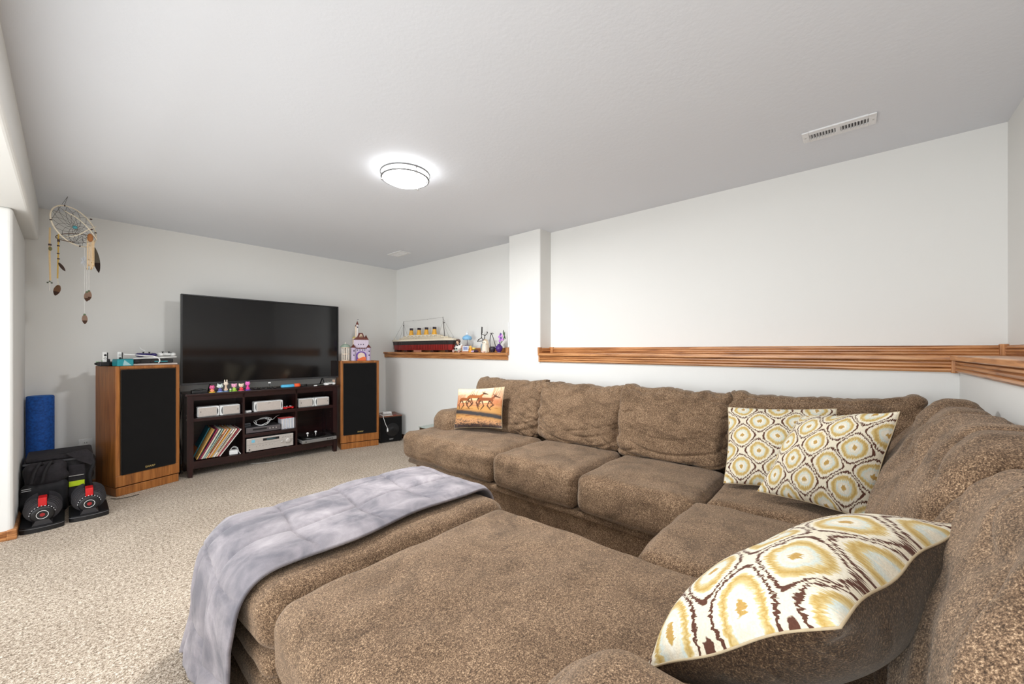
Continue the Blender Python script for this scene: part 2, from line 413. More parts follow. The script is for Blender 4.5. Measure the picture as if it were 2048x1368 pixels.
# main ledge
b = NB(); bx(b, XL-0.038, XU, YU, 2.345, SILL-0.0255, SILL, bev=0.004); trim(b, M_OAKY)
b = NB(); fluted(b, 'y', YL+0.02, 2.335, XL-0.001, -1, SILL-0.088, SILL-0.026, 3, 0.02); trim(b, M_OAKY)
b = NB(); fluted(b, 'y', YU+0.03, 2.31, XU, -1, SILL, SILL+0.054, 3); trim(b, M_OAKY)
b = NB(); bx(b, XL-0.03, XL+0.02, 2.335, 2.352, SILL, SILL+0.056, bev=0.002); bx(b, XL-0.022, XL+0.01, 2.333, 2.348, SILL-0.088, SILL-0.026, bev=0.002)
bx(b, XU-0.026, XU, 2.305, 2.345, SILL, SILL+0.058, bev=0.002); trim(b, M_OAKZ)
b = NB(); fluted(b, 'x', XL+0.02, XU-0.026, 2.346, -1, SILL, SILL+0.05, 3); trim(b, M_OAKX)
# inner corner blocks
b = NB(); bx(b, XU-0.032, XU, YU, YU+0.032, SILL, SILL+0.06, bev=0.003); trim(b, M_OAKZ)
b = NB(); bx(b, XL-0.032, XL, YL, YL+0.032, SILL-0.092, SILL-0.024, bev=0.003); trim(b, M_OAKZ)
# toy ledge beyond the column
b = NB(); bx(b, XL-0.038, XU, 2.757, YT, SILL-0.0255, SILL, bev=0.004); trim(b, M_OAKY)
b = NB(); fluted(b, 'y', 2.762, YT-0.002, XL-0.001, -1, SILL-0.078, SILL-0.026, 3, 0.02); trim(b, M_OAKY)
b = NB(); fluted(b, 'y', 2.79, YT-0.002, XU, -1, SILL, SILL+0.054, 3); trim(b, M_OAKY)
b = NB(); bx(b, XL+0.01, XU, 2.76, 2.776, SILL, SILL+0.056, bev=0.002); bx(b, XL-0.02, XL+0.012, 2.76, 2.785, SILL, SILL+0.056, bev=0.002); trim(b, M_OAKZ)
# near wall ledge
b = NB(); bx(b, -0.35, XL-0.03, YU, YL+0.038, SILL-0.0255, SILL, bev=0.004); trim(b, M_OAKX)
b = NB(); fluted(b, 'x', -0.35, XL-0.03, YL, 1, SILL-0.088, SILL-0.026, 3, 0.02); trim(b, M_OAKX)
b = NB(); fluted(b, 'x', -0.35, XU-0.03, YU, 1, SILL, SILL+0.054, 3); trim(b, M_OAKX)
# baseboards
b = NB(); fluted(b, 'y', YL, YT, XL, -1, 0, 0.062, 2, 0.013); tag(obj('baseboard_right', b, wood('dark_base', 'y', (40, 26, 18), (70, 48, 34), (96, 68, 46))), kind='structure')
b = NB(); fluted(b, 'x', -0.23, XL, YT, -1, 0, 0.062, 2, 0.013); tag(obj('baseboard_far', b, M_OAKX), kind='structure')
b = NB(); fluted(b, 'x', -4.0, -0.262, 4.12, -1, 0, 0.062, 3, 0.014); bx(b, -0.262, -0.218, 4.102, 4.15, 0, 0.066, bev=0.006)
fluted(b, 'y', 4.15, YT, -0.235, 1, 0, 0.062, 3, 0.014)
tag(obj('baseboard_left', b, M_OAKX), kind='structure')

# ================================================================== CEILING THINGS
t = empty('ceiling_light', (1.495, 2.268, HC), 0, 'round flush ceiling light with frosted glass and two nickel rings', 'ceiling light')
b = NB(); cyl(b, (1.495, 2.268, HC-0.009), 0.135, 0.018, seg=48); obj('base_plate', b, M_WHITE, t, True)
b = NB(); lathe(b, [(0.128, 0), (0.138, -0.015), (0.141, -0.035), (0.134, -0.052), (0.11, -0.064), (0.06, -0.071), (0, -0.073)], (1.495, 2.268, HC-0.012), 48)
mg = Mat('lit_frosted_glass', 0.4); mg.color((1, 1, 1, 1)); mg.b.inputs['Emission Color'].default_value = (0.98, 0.99, 1, 1); mg.b.inputs['Emission Strength'].default_value = LAMP_EMIT
obj('glass_shade', b, mg.m, t, True)
for z, r in ((HC-0.022, 0.158), (HC-0.055, 0.152)):
    b = NB(); tube(b, [(1.495+r*math.cos(a), 2.268+r*math.sin(a), z) for a in np.linspace(0, 2*PI, 64, endpoint=False)], 0.0055, 8, True); obj('ring', b, P(120, 120, 120, 0.6, 0.3), t, True)
for a in (0.4, 0.4+2*PI/3, 0.4+4*PI/3):
    b = NB(); tube(b, [(1.495+0.153*math.cos(a), 2.268+0.153*math.sin(a), z) for z in (HC-0.026, HC-0.072)], 0.004, 8); obj('post', b, M_NICKEL, t, True)
lt = bpy.data.lights.new('lamp_glow', 'AREA'); lt.shape = 'DISK'; lt.size = 0.2; lt.energy = 42; lt.color = (0.97, 0.985, 1.0)
lo_ = bpy.data.objects.new('lamp_glow', lt); lo_.location = (1.495, 2.268, HC-0.095); COL.objects.link(lo_)   # the lamp's own downward light
def vent(name, x0, x1, y0, y1, n, label, gap=0.02):
    cx, cy = (x0+x1)/2, (y0+y1)/2
    t = empty(name, (cx, cy, HC), 0, label, 'air vent')
    b = NB(); bx(b, x0+0.02, x1-0.02, y0+0.03, y1-0.03, HC-0.003, HC-0.0005); obj('duct_opening', b, M_DARK, t)
    b = NB(); h0 = HC-0.008
    bx(b, x0, x1, y0, y0+0.032, h0, HC, 0.003); bx(b, x0, x1, y1-0.032, y1, h0, HC, 0.003); bx(b, x0, x0+0.035, y0+0.032, y1-0.032, h0, HC); bx(b, x1-0.035, x1, y0+0.032, y1-0.032, h0, HC)
    bx(b, x0+0.035, x1-0.035, cy-gap/2, cy+gap/2, h0, HC); obj('frame', b, M_VENT, t)
    L = (y1-y0)/2-0.032-gap/2
    for s in (-1, 1):
        for k in range(n):
            y = cy+s*(gap/2+L*(k+0.5)/n)
            b = NB(); box(b, (cx, y, HC-0.0065), (x1-x0-0.06, 0.0014, 0.013), (0.6, 0, 0)); obj('slat', b, M_VENT, t)
    for y in (y0+0.014, y1-0.014):
        b = NB(); cyl(b, (cx, y, h0), 0.004, 0.003, seg=10); obj('screw', b, M_NICKEL, t)
vent('ceiling_vent', 2.687, 2.812, -0.080, 0.228, 9, 'long white ceiling vent above the right end of the sofa')
vent('ceiling_vent', 2.645, 2.80, 4.118, 4.41, 7, 'small white ceiling vent near the far corner above the toy ledge')

# ================================================================== SECTIONAL SOFA
sofa = empty('sectional_sofa', (2.5, 0.9, 0), 0, 'brown chenille L-shaped sectional sofa with loose back cushions and a chaise end', 'sofa')
b = NB()
bx(b, 2.035, 2.99, -0.36, 2.93, 0.03, 0.27, 0.02, seg=3); bx(b, 2.74, 3.03, -0.38, 2.96, 0.2, 0.74, 0.05, seg=3)
bx(b, 0.50, 2.2, -0.36, 0.54, 0.03, 0.27, 0.02, seg=3); bx(b, 0.45, 2.99, -0.385, -0.24, 0.2, 0.76, 0.05, seg=3)
bx(b, 0.44, 1.33, 0.3, 1.24, 0.03, 0.27, 0.03, seg=3)
obj('base', b, M_SOFA, sofa)
b = NB(); tube(b, [(2.03, 3.0, 0.245), (2.03, 0.6, 0.245)], 0.022, 10); obj('front_rail', b, M_SOFA, sofa, True)
b = NB()
for x, y in ((2.1, 2.9), (2.95, 2.9), (0.55, 0.45), (1.25, 1.15), (0.52, 1.15), (2.95, -0.3), (0.55, -0.3), (2.1, 0.7)):
    b = NB(); cyl(b, (x, y, 0.016), 0.025, 0.032, seg=12); obj('foot', b, M_BLACK, sofa)
def seatw(P_, W): # shallow drag wrinkles
    return 0.0045*np.maximum(0, vnoise(W, (4, 14, 3), 31))*(P_[:, 2] > 0)+0.003*vnoise(W, (12, 5, 12), 12)
ZS = 0.265
cushion('seat_cushion', 1.985, 2.66, 1.955, 3.075, ZS, 0.49, 0.062, M_SOFA, sofa, 34, (0.012, 0.0, 0.02), 0.008, 3, wr=seatw)
cushion('seat_cushion', 1.985, 2.66, 1.262, 1.948, ZS, 0.49, 0.055, M_SOFA, sofa, 30, (0.014, 0.0, 0.022), 0.006, 7, wr=seatw)
cushion('seat_cushion', 1.985, 2.66, 0.575, 1.255, ZS, 0.49, 0.055, M_SOFA, sofa, 30, (0.014, 0.0, 0.022), 0.006, 11, wr=seatw)
cushion('seat_cushion', 2.085, 2.66, -0.10, 0.572, ZS, 0.485, 0.05, M_SOFA, sofa, 30, (0.006, 0.0, 0.02), 0.005, 15, wr=seatw)
cushion('seat_cushion', 1.382, 2.080, -0.10, 0.620, ZS, 0.485, 0.055, M_SOFA, sofa, 34, (0.0, 0.012, 0.022), 0.005, 19, wr=seatw)
cushion('seat_cushion', 0.385, 1.376, -0.10, 1.300, ZS, 0.49, 0.065, M_SOFA, sofa, 60, (0.01, 0.012, 0.024), 0.007, 23, wr=seatw)
# arms
def arm_shape(P_, V):
    return V
cushion('arm', 2.285, 2.98, 2.74, 3.06, 0.06, 0.655, 0.10, M_SOFA, sofa, 26, (0.015, 0.01, 0.01), 0.008, 41, wr=lambda P_, W: 0.006*vnoise(W, (12, 8, 9), 3)*(P_[:, 0] < -0.5))
cushion('arm', 0.46, 0.80, -0.36, 0.455, 0.06, 0.635, 0.125, M_SOFA, sofa, 50, (0.012, 0.03, 0.012), 0.006, 47)
# loose back cushions
def backcush(p0, p1, zt, seed, axis, n=72, dip=0.035, ear=0.03, d0=None, th=0.24, lean=0.20, sl=0, zb=0.47):
    """axis 'y': cushion runs along y with its front face towards -x; 'x': runs along x, faces +y"""
    w = abs(p1-p0)/2; c = (p0+p1)/2; h = (zt-zb)/2
    P_, V, N, F = rbox((th/2, w, h), min(0.075, th*0.45), n)
    a, bb = P_[:, 1], P_[:, 2]
    # bulging front, softer lower part
    front = np.maximum(0, -P_[:, 0]); V[:, 0] -= front*0.045*(1-a**4)*(1-np.clip((bb+0.35), -1, 1)**2*0.9)
    # ears and dip on the top edge
    top = np.clip((bb-0.2)/0.8, 0, 1)
    V[:, 2] += top*(ear*np.abs(a)**6-dip*(1-a**2)*0.6+0.004*np.sin(a*9+seed))
    # the top pinches thin
    V[:, 0] *= (1-0.38*top**1.5)
    V[:, 1] *= 1.035+0.02*(1-np.abs(bb))
    W = np.stack([V[:, 0], V[:, 1]+c, V[:, 2]], 1)
    ang = 0.5*np.sign(a)*W[:, 2]
    soft = 1.0 if axis == 'y' else 0.0
    # creases fanning out from the upper corners and sagging across the lower third
    r1 = np.abs(vnoise(np.stack([W[:, 1]*0.8+W[:, 2]*1.1, W[:, 2]*2.2-W[:, 1]*1.3, W[:, 0]*0], 1), (6, 9, 1), seed))
    r2 = np.abs(vnoise(np.stack([W[:, 1]*0.5, W[:, 2]*2.6+np.cos(a*2)*0.15, W[:, 0]*0], 1), (5, 8, 1), seed+9))
    cr = -0.020*np.exp(-(r1/0.20)**2)*np.clip(np.abs(a)*1.6-0.2, 0, 1)-0.016*np.exp(-(r2/0.20)**2)*np.clip(0.35-bb, 0, 1)
    r3 = np.abs(np.sin(a*13+3*vnoise(W, (4, 4, 4), seed+2))); cr += -0.007*np.exp(-(r3/0.3)**2)*np.clip(bb*2.2-1.0, 0, 1)
    dg = W[:, 1]*0.75+W[:, 2]*0.65; dp = W[:, 2]*0.75-W[:, 1]*0.65
    q = vnoise(np.stack([dg, dp, 0*dg], 1), (2.2, 7.5, 1), seed+4); q2 = np.abs(vnoise(np.stack([dg, dp, 0*dg], 1), (3.0, 12, 1), seed+8)); broad = 0.022*(1-np.abs(q)*2.2)-0.012*np.exp(-(q2/0.18)**2)
    cr = cr*soft+broad*(1-soft)
    V += N*(cr+vnoise(W, (6, 6, 6), seed)*0.009+vnoise(W, (14, 14, 14), seed+1)*0.0025)[:, None]
    V[:, 0] += lean*(V[:, 2]+h)
    V[:, 2] += sl*a
    if axis == 'y':
        X = np.stack([V[:, 0]+d0, V[:, 1]+c, V[:, 2]+(zt+zb)/2], 1); FF = F
    else:
        X = np.stack([V[:, 1]+c, -V[:, 0]+d0, V[:, 2]+(zt+zb)/2], 1); FF = F
    mesh_obj('back_cushion', X, FF, M_SOFA, sofa)
backcush(2.02, 2.84, 0.965, 3, 'y', d0=2.70, sl=0.0)
backcush(1.30, 2.04, 0.955, 8, 'y', d0=2.70, dip=0.02)
backcush(0.595, 1.31, 0.965, 13, 'y', d0=2.70, dip=0.01)
backcush(-0.25, 0.60, 0.985, 21, 'y', d0=2.72, dip=0.045, sl=-0.02)
backcush(2.0, 2.56, 1.00, 26, 'x', 66, d0=-0.185, dip=-0.02, ear=0.0, lean=0.20, th=0.21)
backcush(1.34, 2.02, 1.00, 31, 'x', 80, d0=-0.165, dip=-0.03, ear=0.0, lean=0.20, th=0.24)
backcush(0.66, 1.34, 0.98, 37, 'x', 80, d0=-0.175, dip=-0.02, ear=0.0, lean=0.20, th=0.22)

# ================================================================== OTTOMAN
ott = empty('storage_ottoman', (0.95, 1.68, 0), 0, 'long brown chenille ottoman under the grey blanket, beside the chaise', 'ottoman')
cushion('cushion', 0.385, 1.475, 1.325, 2.05, 0.27, 0.475, 0.08, M_SOFA, ott, 50, (0.012, 0.0, 0.018), 0.006, 61, wr=lambda P_, W: 0.006*vnoise(W, (3, 12, 10), 8))
for z0, z1, k in ((0.20, 0.29, 0), (0.10, 0.22, 1), (0.0, 0.12, 2)):
    cushion('side_roll' if k < 2 else 'base', 0.40, 1.46, 1.335, 2.04, z0, z1, 0.045, M_SOFA, ott, 26, (0.012, 0.0, 0), 0.004, 70+k)

# ================================================================== BLANKET
def blanket():
    ns, nt = 230, 110
    sp = np.array(spline([(1.515, 0.34), (1.50, 0.44), (1.44, 0.500), (1.3, 0.512), (1.0, 0.518), (0.7, 0.518), (0.5, 0.508), (0.41, 0.486), (0.362, 0.43), (0.348, 0.33), (0.342, 0.2), (0.328, 0.08), (0.318, 0.014)], 24))
    dl = np.r_[0, np.cumsum(np.linalg.norm(np.diff(sp, axis=0), axis=1))]; S = np.linspace(0, dl[-1], ns)
    X = np.interp(S, dl, sp[:, 0]); Z = np.interp(S, dl, sp[:, 1])
    T = np.linspace(0, 1, nt)
    tp = np.array([(0, 0.0, -0.004), (0.04, 0.03, 0.006), (0.3, 0.24, 0.0), (0.6, 0.46, 0.0), (0.74, 0.56, -0.004), (0.82, 0.615, -0.025), (0.88, 0.645, -0.07), (1.0, 0.665, -0.17)])
    SS, TT = np.meshgrid(np.arange(ns), T, indexing='ij'); ss = S[SS]; x = X[SS]; z = Z[SS]
    dy = np.interp(TT, tp[:, 0], tp[:, 1]); dz = np.interp(TT, tp[:, 0], tp[:, 2])
    wtop = np.clip((z-0.30)/0.16, 0, 1); drape = (x < 0.45)*(1-wtop); left = np.clip((0.46-x)/0.1, 0, 1)
    edge = 1.44+0.018*np.sin(ss*5)+0.012*np.sin(ss*11+1)
    rdrape = np.clip((x-1.35)/0.15, 0, 1)
    dyy = dy*(1-left*0.20-rdrape*0.02)
    y = edge+dyy
    zz = z+dz*(1-left)
    # on the hanging end the far border turns outward into folds
    fold = np.sin(TT*17+ss*1.3)*0.5+np.sin(TT*31+2)*0.25
    xx = x-left*(1-wtop*0.7)*(0.012+0.016*fold*np.clip((0.5-z)/0.3, 0, 1))
    y = y+left*np.clip((0.3-z)/0.3, 0, 1)*(TT-0.45)*0.10
    P3 = np.stack([xx.ravel(), y.ravel(), zz.ravel()], 1)
    SC = np.stack([ss.ravel(), dyy.ravel(), 0*ss.ravel()], 1)
    n1 = vnoise(SC, (4, 11, 1), 5); n2 = vnoise(SC, (9, 20, 1), 6); n3 = vnoise(SC, (2.2, 26, 1), 7)
    disp = 0.007*n1+0.0018*n2+0.004*np.abs(n3)
    # sewn panel seams: cross grooves and two long ones
    sm = 0
    for s0 in np.arange(0.22, 2.4, 0.27): sm = sm+np.exp(-(((SC[:, 0]-s0-0.02*np.sin(SC[:, 1]*9))/0.007)**2))
    for t0 in (0.25, 0.47): sm = sm+0.9*np.exp(-(((SC[:, 1]-t0-0.01*np.sin(SC[:, 0]*4))/0.008)**2))
    pad = 0.010*(np.abs(np.sin(PI*(SC[:, 0]-0.22)/0.27)))**0.6
    ew = np.clip(np.minimum(TT, 1-TT).ravel()/0.10, 0, 1); disp = disp*(0.35+0.65*ew)+(pad-0.011*np.clip(sm, 0, 1))*ew
    lf = left.ravel(); fl = np.clip(P3[:, 2]/0.05, 0, 1)
    P3[:, 2] += (disp+0.006)*(1-lf); P3[:, 0] -= (disp)*lf*fl
    P3[:, 2] = np.maximum(P3[:, 2], 0.012)
    F = grid_mesh(ns, nt)[:, ::-1]
    # normals must face outward (up); flip check
    o = mesh_obj('throw_blanket', P3, F, M_PLUSH)
    sd = o.modifiers.new('thickness', 'SOLIDIFY'); sd.thickness = 0.011; sd.offset = 0; sd.use_rim = True
    tag(o, 'grey plush throw blanket spread over the ottoman and hanging to the carpet', 'blanket'); recentre(o)
blanket()

# ================================================================== THROW PILLOWS
def pillow(name, TL, TR, BL, thick, mf, mb, label, n=70, uvf=(1, 1), seed=1, pinch=0.05, colors=None, group=None, sag=0, BR=None, wav=0.0):
    TL, TR, BL = map(np.array, (TL, TR, BL)); BR = TR+BL-TL if BR is None else np.array(BR)
    def corner(x, y):   # bilinear between the four corners, x and y in -1..1
        x = np.asarray(x)[..., None]; y = np.asarray(y)[..., None]
        return 0.25*((1-x)*(1+y)*TL+(1+x)*(1+y)*TR+(1-x)*(1-y)*BL+(1+x)*(1-y)*BR)
    U = TR-TL; wU = np.linalg.norm(U); U = U/wU
    Vv = TL-BL; hV = np.linalg.norm(Vv); Vv = Vv/hV; Nn = np.cross(U, Vv); Nn /= np.linalg.norm(Nn)
    c = (TR+BL)/2
    base = Vector(c.tolist()); base.z = min(TL[2], TR[2], BL[2])
    t = empty(name, tuple(base), 0, label, 'pillow', group)
    g = np.linspace(-1, 1, n); g = np.sin(g*PI/2)*0.6+g*0.4
    A, B_ = np.meshgrid(g, g, indexing='ij'); a, bb = A.ravel(), B_.ravel()
    F = grid_mesh(n, n)
    for side, mm, nm in ((1, mf, 'cover_front'), (-1, mb, 'cover_back')):
        x = a*wU/2*(1-pinch*(1-bb**2)*np.abs(a)**2); y = bb*hV/2*(1-pinch*(1-a**2)*np.abs(bb)**2)
        prof = (np.maximum(0, 1-np.abs(a)**2.6)*np.maximum(0, 1-np.abs(bb)**2.6))**0.55
        z = side*thick/2*prof
        SC = np.stack([x*1.0, y*1.0, 0*x+side], 1)
        rim = (1-np.maximum(np.abs(a), np.abs(bb)))
        wv = 0.006*vnoise(SC, (9, 9, 1), seed)*np.clip(rim*6, 0, 1)
        # puckers running in from the seams
        pk = np.abs(vnoise(SC, (26, 5, 1), seed+3))*np.clip((np.abs(bb)-0.7)*3, 0, 1)+np.abs(vnoise(SC, (5, 26, 1), seed+4))*np.clip((np.abs(a)-0.7)*3, 0, 1)
        z = z+side*(wv-0.012*pk*np.clip(rim*12, 0, 1))
        z = z+0.012*np.sin(a*4+seed)*(1-np.abs(bb))*0.4+sag*(bb**2-1)+wav*np.sin(a*7+bb*5+seed)*np.maximum(np.abs(a), np.abs(bb))**3
        W = corner(x/(wU/2), y/(hV/2))+z[:, None]*Nn
        uv = np.stack([(a*0.5+0.5)*uvf[0], (bb*0.5+0.5)*uvf[1]], 1)
        col = colors(a*0.5+0.5, bb*0.5+0.5) if (colors and side == 1) else None
        mesh_obj(nm, W, F if side > 0 else F[:, ::-1], mm, t, uv=uv, colors=col)
    b = NB(); e = []
    m = 24
    for k in range(m): e.append((-1+2*k/m, -1))
    for k in range(m): e.append((1, -1+2*k/m))
    for k in range(m): e.append((1-2*k/m, 1))
    for k in range(m): e.append((-1, 1-2*k/m))
    pts = []
    for a1, b1 in e:
        x = a1*wU/2*(1-pinch*(1-b1**2)*a1**2); y = b1*hV/2*(1-pinch*(1-a1**2)*b1**2)
        z = sag*(b1**2-1)+0.012*math.sin(a1*4+seed)*(1-abs(b1))*0.4+wav*math.sin(a1*7+b1*5+seed)
        pts.append(tuple(corner(x/(wU/2), y/(hV/2))+z*Nn))
    tube(b, pts, 0.0022, 8, True); obj('seam_piping', b, P(176, 158, 128, 0.8), t, True)
    return t
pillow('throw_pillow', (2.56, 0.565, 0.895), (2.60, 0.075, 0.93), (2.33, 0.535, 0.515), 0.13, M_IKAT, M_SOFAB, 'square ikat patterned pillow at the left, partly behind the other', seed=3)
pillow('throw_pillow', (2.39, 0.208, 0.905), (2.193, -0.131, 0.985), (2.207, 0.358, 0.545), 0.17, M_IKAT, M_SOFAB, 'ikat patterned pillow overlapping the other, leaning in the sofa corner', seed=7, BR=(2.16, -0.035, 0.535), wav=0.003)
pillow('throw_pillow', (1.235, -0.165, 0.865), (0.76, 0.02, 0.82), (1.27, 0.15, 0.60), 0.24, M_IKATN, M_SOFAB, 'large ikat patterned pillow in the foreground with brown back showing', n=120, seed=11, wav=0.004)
def deer_print(u, v):
    n = len(u); p = np.stack([u, v, 0*u], 1)
    def L(c): return np.array(srgb(*c)[:3])
    def mixc(a, b_, w): return a*(1-w[:, None])+b_*w[:, None]
    nz = vnoise(p, (18, 30, 1), 1)*0.5+vnoise(p, (45, 60, 1), 2)*0.5
    c = mixc(np.tile(L((214, 150, 108)), (n, 1)), L((252, 226, 190)), np.clip((v-0.62)*3.2+0.5*nz*0.5, 0, 1))
    tr = ((u < 0.25) & (v < 0.82) | (u > 0.80))*(0.5+0.5*vnoise(p, (60, 8, 1), 4)); c = mixc(c, L((196, 112, 66)), np.clip(tr, 0, 1)*(v > 0.5)*0.8)
    fld = np.clip((0.55-v)*14+nz, 0, 1); c = mixc(c, L((206, 152, 88)), fld)
    c = mixc(c, L((170, 104, 48)), np.clip(vnoise(p, (10, 50, 1), 6)*1.6-0.4, 0, 1)*(v < 0.6))
    d = v-(0.40-0.16*u+0.02*vnoise(p, (8, 1, 1), 7)); dk = np.exp(-(d/0.055)**2); c = mixc(c, L((66, 62, 62)), np.clip(dk*1.3+0.4*nz*dk, 0, 1))
    low = np.clip((0.30-0.1*u-v)*9, 0, 1); sp = vnoise(p, (70, 60, 1), 8)
    c = mixc(c, L((214, 160, 116)), low*0.9); c = mixc(c, L((92, 76, 66)), low*(sp > 0.15)*0.8); c = mixc(c, L((60, 56, 60)), np.clip((0.12-v)*14+nz, 0, 1)*0.9)
    def cap(x0, y0, x1, y1, r0, r1, col):
        nonlocal c
        dx, dy = x1-x0, y1-y0; t = np.clip(((u-x0)*dx+(v-y0)*dy)/(dx*dx+dy*dy), 0, 1)
        dd = np.hypot(u-x0-t*dx, v-y0-t*dy)-(r0+(r1-r0)*t); c = mixc(c, L(col), np.clip(0.5-dd*110, 0, 1))
    def deer(ox, oy, s, col, dark):
        q = lambda x0, y0, x1, y1, r0, r1, cc: cap(ox+x0*s, oy+y0*s, ox+x1*s, oy+y1*s, r0*s, r1*s, cc)
        q(0, 0, .22, -.01, .085, .075, col); q(0, -.05, .22, -.055, .035, .03, (236, 196, 150)); q(.22, 0, .32, .12, .04, .02, col); q(.32, .12, .42, .09, .028, .012, dark); q(.31, .13, .27, .19, .014, .006, dark); q(.33, .14, .32, .22, .01, .004, dark)
        for a, b_, c_, d_ in ((-.02, -.02, -.10, -.13), (-.10, -.13, -.05, -.26), (.02, -.03, .07, -.16), (.07, -.16, .0, -.27), (.21, -.03, .30, -.14), (.30, -.14, .22, -.22), (.20, -.03, .16, -.16), (.16, -.16, .24, -.28)):
            q(a, b_, c_, d_, .018, .009, dark)
    deer(0.17, 0.66, 0.8, (150, 84, 44), (84, 52, 34)); deer(0.36, 0.72, 0.85, (166, 96, 48), (84, 52, 34)); deer(0.60, 0.64, 0.85, (144, 80, 46), (90, 54, 36))
    c = c*0.8
    for x, h in ((.42, .96), (.50, .98), (.38, .93), (.85, .95), (.92, .9), (.96, .97)): cap(x-.03, .76, x, h, .005, .003, (120, 86, 66))
    return c
pillow('printed_pillow', (2.42, 2.80, 0.865), (2.555, 2.335, 0.905), (2.30, 2.72, 0.525), 0.12, M_PRINT, P(150, 100, 70, 0.8), 'small square pillow printed with running deer in an autumn field', n=130, seed=5, colors=deer_print)

# ================================================================== TOWER SPEAKERS
def rough_cloth(): return M_CLOTHBLK
def speaker(loc, rz, label, w=0.455, d=0.335, h=1.094):
    t = empty('floor_speaker', loc, rz, label, 'speaker', None)
    b = NB(); bx(b, 0, w, 0.012, d, 0.075, h, 0.004); obj('cabinet', b, M_SPK, t, local=True)
    b = NB(); bx(b, 0.004, w-0.004, 0.004, d-0.01, 0, 0.07, 0.004); obj('plinth', b, M_SPK, t, local=True)
    b = NB(); bx(b, 0.0, w, 0.0, 0.014, 0.078, 0.172, 0.004); bx(b, 0, 0.028, 0.0, 0.014, 0.172, h, 0.003); bx(b, w-0.028, w, 0, 0.014, 0.172, h, 0.003); bx(b, 0.028, w-0.028, 0.0, 0.014, h-0.024, h, 0.003)
    obj('front_frame', b, M_SPK, t, local=True)
    b = NB(); bx(b, 0.034, w-0.034, -0.012, 0.012, 0.172, h-0.030, 0.008, seg=3); g = obj('grille', b, M_CLOTHBLK, t, local=True)
    text(g, 'SHARP', M_GOLD, (w*0.5, -0.0130, 0.196), (PI/2, 0, 0), 0.024, 0.0008, 'maker_badge')
    return t
speaker((0.263, 4.638, 0), math.radians(18.3), 'tall oak-veneer speaker left of the television with game gear on top')
speaker((2.217, 4.763, 0), math.radians(-15.5), 'tall oak-veneer speaker right of the television under the toy castle', w=0.463)
# ================================================================== SUBWOOFER
t = empty('subwoofer', (2.712, 4.706, 0), math.radians(-14.7), 'short black subwoofer on the carpet in the far corner', 'subwoofer')
b = NB(); bx(b, 0, 0.30, 0.012, 0.33, 0.012, 0.335, 0.005); obj('cabinet', b, M_BLACK, t, local=True)
b = NB(); bx(b, 0, 0.30, 0.0, 0.33, 0.336, 0.352, 0.004); obj('top_panel', b, wood('walnut_top', 'x', (70, 40, 30), (110, 66, 48), (140, 90, 66)), t, local=True)
b = NB(); bx(b, 0.006, 0.294, -0.008, 0.012, 0.012, 0.334, 0.006, seg=3); g = obj('grille', b, M_CLOTHBLK, t, local=True)
text(g, 'SONY', M_LETTER, (0.15, -0.009, 0.036), (PI/2, 0, 0), 0.020, 0.0006, 'maker_badge')
b = NB(); lathe(b, [(0.085, 0), (0.09, 0.003), (0.085, 0.004), (0.04, 0.001), (0.03, 0.006), (0, 0.009)], (0.165, -0.0075, 0.165), 32, (PI/2, 0, 0)); obj('cone_ring', b, M_BLACK, t, True, True)
for x in (0.03, 0.27):
    for y in (0.03, 0.30):
        b = NB(); cyl(b, (x, y, 0.006), 0.012, 0.012, seg=12); obj('foot', b, M_BLACK, t, local=True)
# things lying on the subwoofer
def onsub(x, y, z=0): 
    a = math.radians(-14.7); return (2.712+x*math.cos(a)-y*math.sin(a), 4.706+x*math.sin(a)+y*math.cos(a), 0.352+z)
p = onsub(0.14, 0.17); t = empty('power_adapter', p, -0.3, 'white plug-in adapter lying on the subwoofer', 'adapter')
b = NB(); bx(b, -0.06, 0.06, -0.032, 0.032, 0, 0.034, 0.008, seg=3); obj('body', b, M_WHITE, t, local=True)
b = NB(); bx(b, -0.03, 0.02, -0.02, 0.02, 0.034, 0.038, 0.002); obj('socket_plate', b, P(190, 190, 190), t, local=True)
t = empty('white_cable', onsub(0.06, 0.1), 0, 'white cord looped on the subwoofer with its plug hanging down the front', 'cable')
b = NB(); pts = [onsub(0.20, 0.15, 0.006), onsub(0.17, 0.06, 0.006), onsub(0.10, 0.05, 0.006), onsub(0.04, 0.12, 0.006), onsub(0.06, 0.2, 0.006), onsub(0.03, 0.06, 0.010), onsub(0.04, 0.0, 0.008), onsub(0.045, -0.018, -0.02), onsub(0.07, -0.02, -0.10), onsub(0.095, -0.02, -0.155)]
tube(b, spline(pts, 8), 0.0035, 8); obj('cord', b, M_WHITE, t, True)
b = NB(); q = onsub(0.097, -0.022, -0.175); cyl(b, q, 0.011, 0.035, seg=12, r2=0.006); cyl(b, (q[0], q[1], q[2]-0.022), 0.010, 0.008, seg=12); obj('plug', b, M_WHITE, t)
b = NB()
for dx in (-0.005, 0.005): box(b, (q[0]+dx, q[1], q[2]-0.032), (0.002, 0.005, 0.014))
obj('prongs', b, M_NICKEL, t)
t = empty('paper_label', onsub(0.15, 0.03), math.radians(-14.7), 'small printed card at the front edge of the subwoofer top', 'card')
b = NB(); bx(b, -0.10, 0.03, -0.018, 0.012, 0.0, 0.002); obj('card', b, P(226, 220, 210, 0.7), t, local=True)
b = NB(); bx(b, 0.035, 0.075, -0.018, 0.012, 0.0, 0.003); obj('red_patch', b, P(150, 30, 40, 0.7), t, local=True)

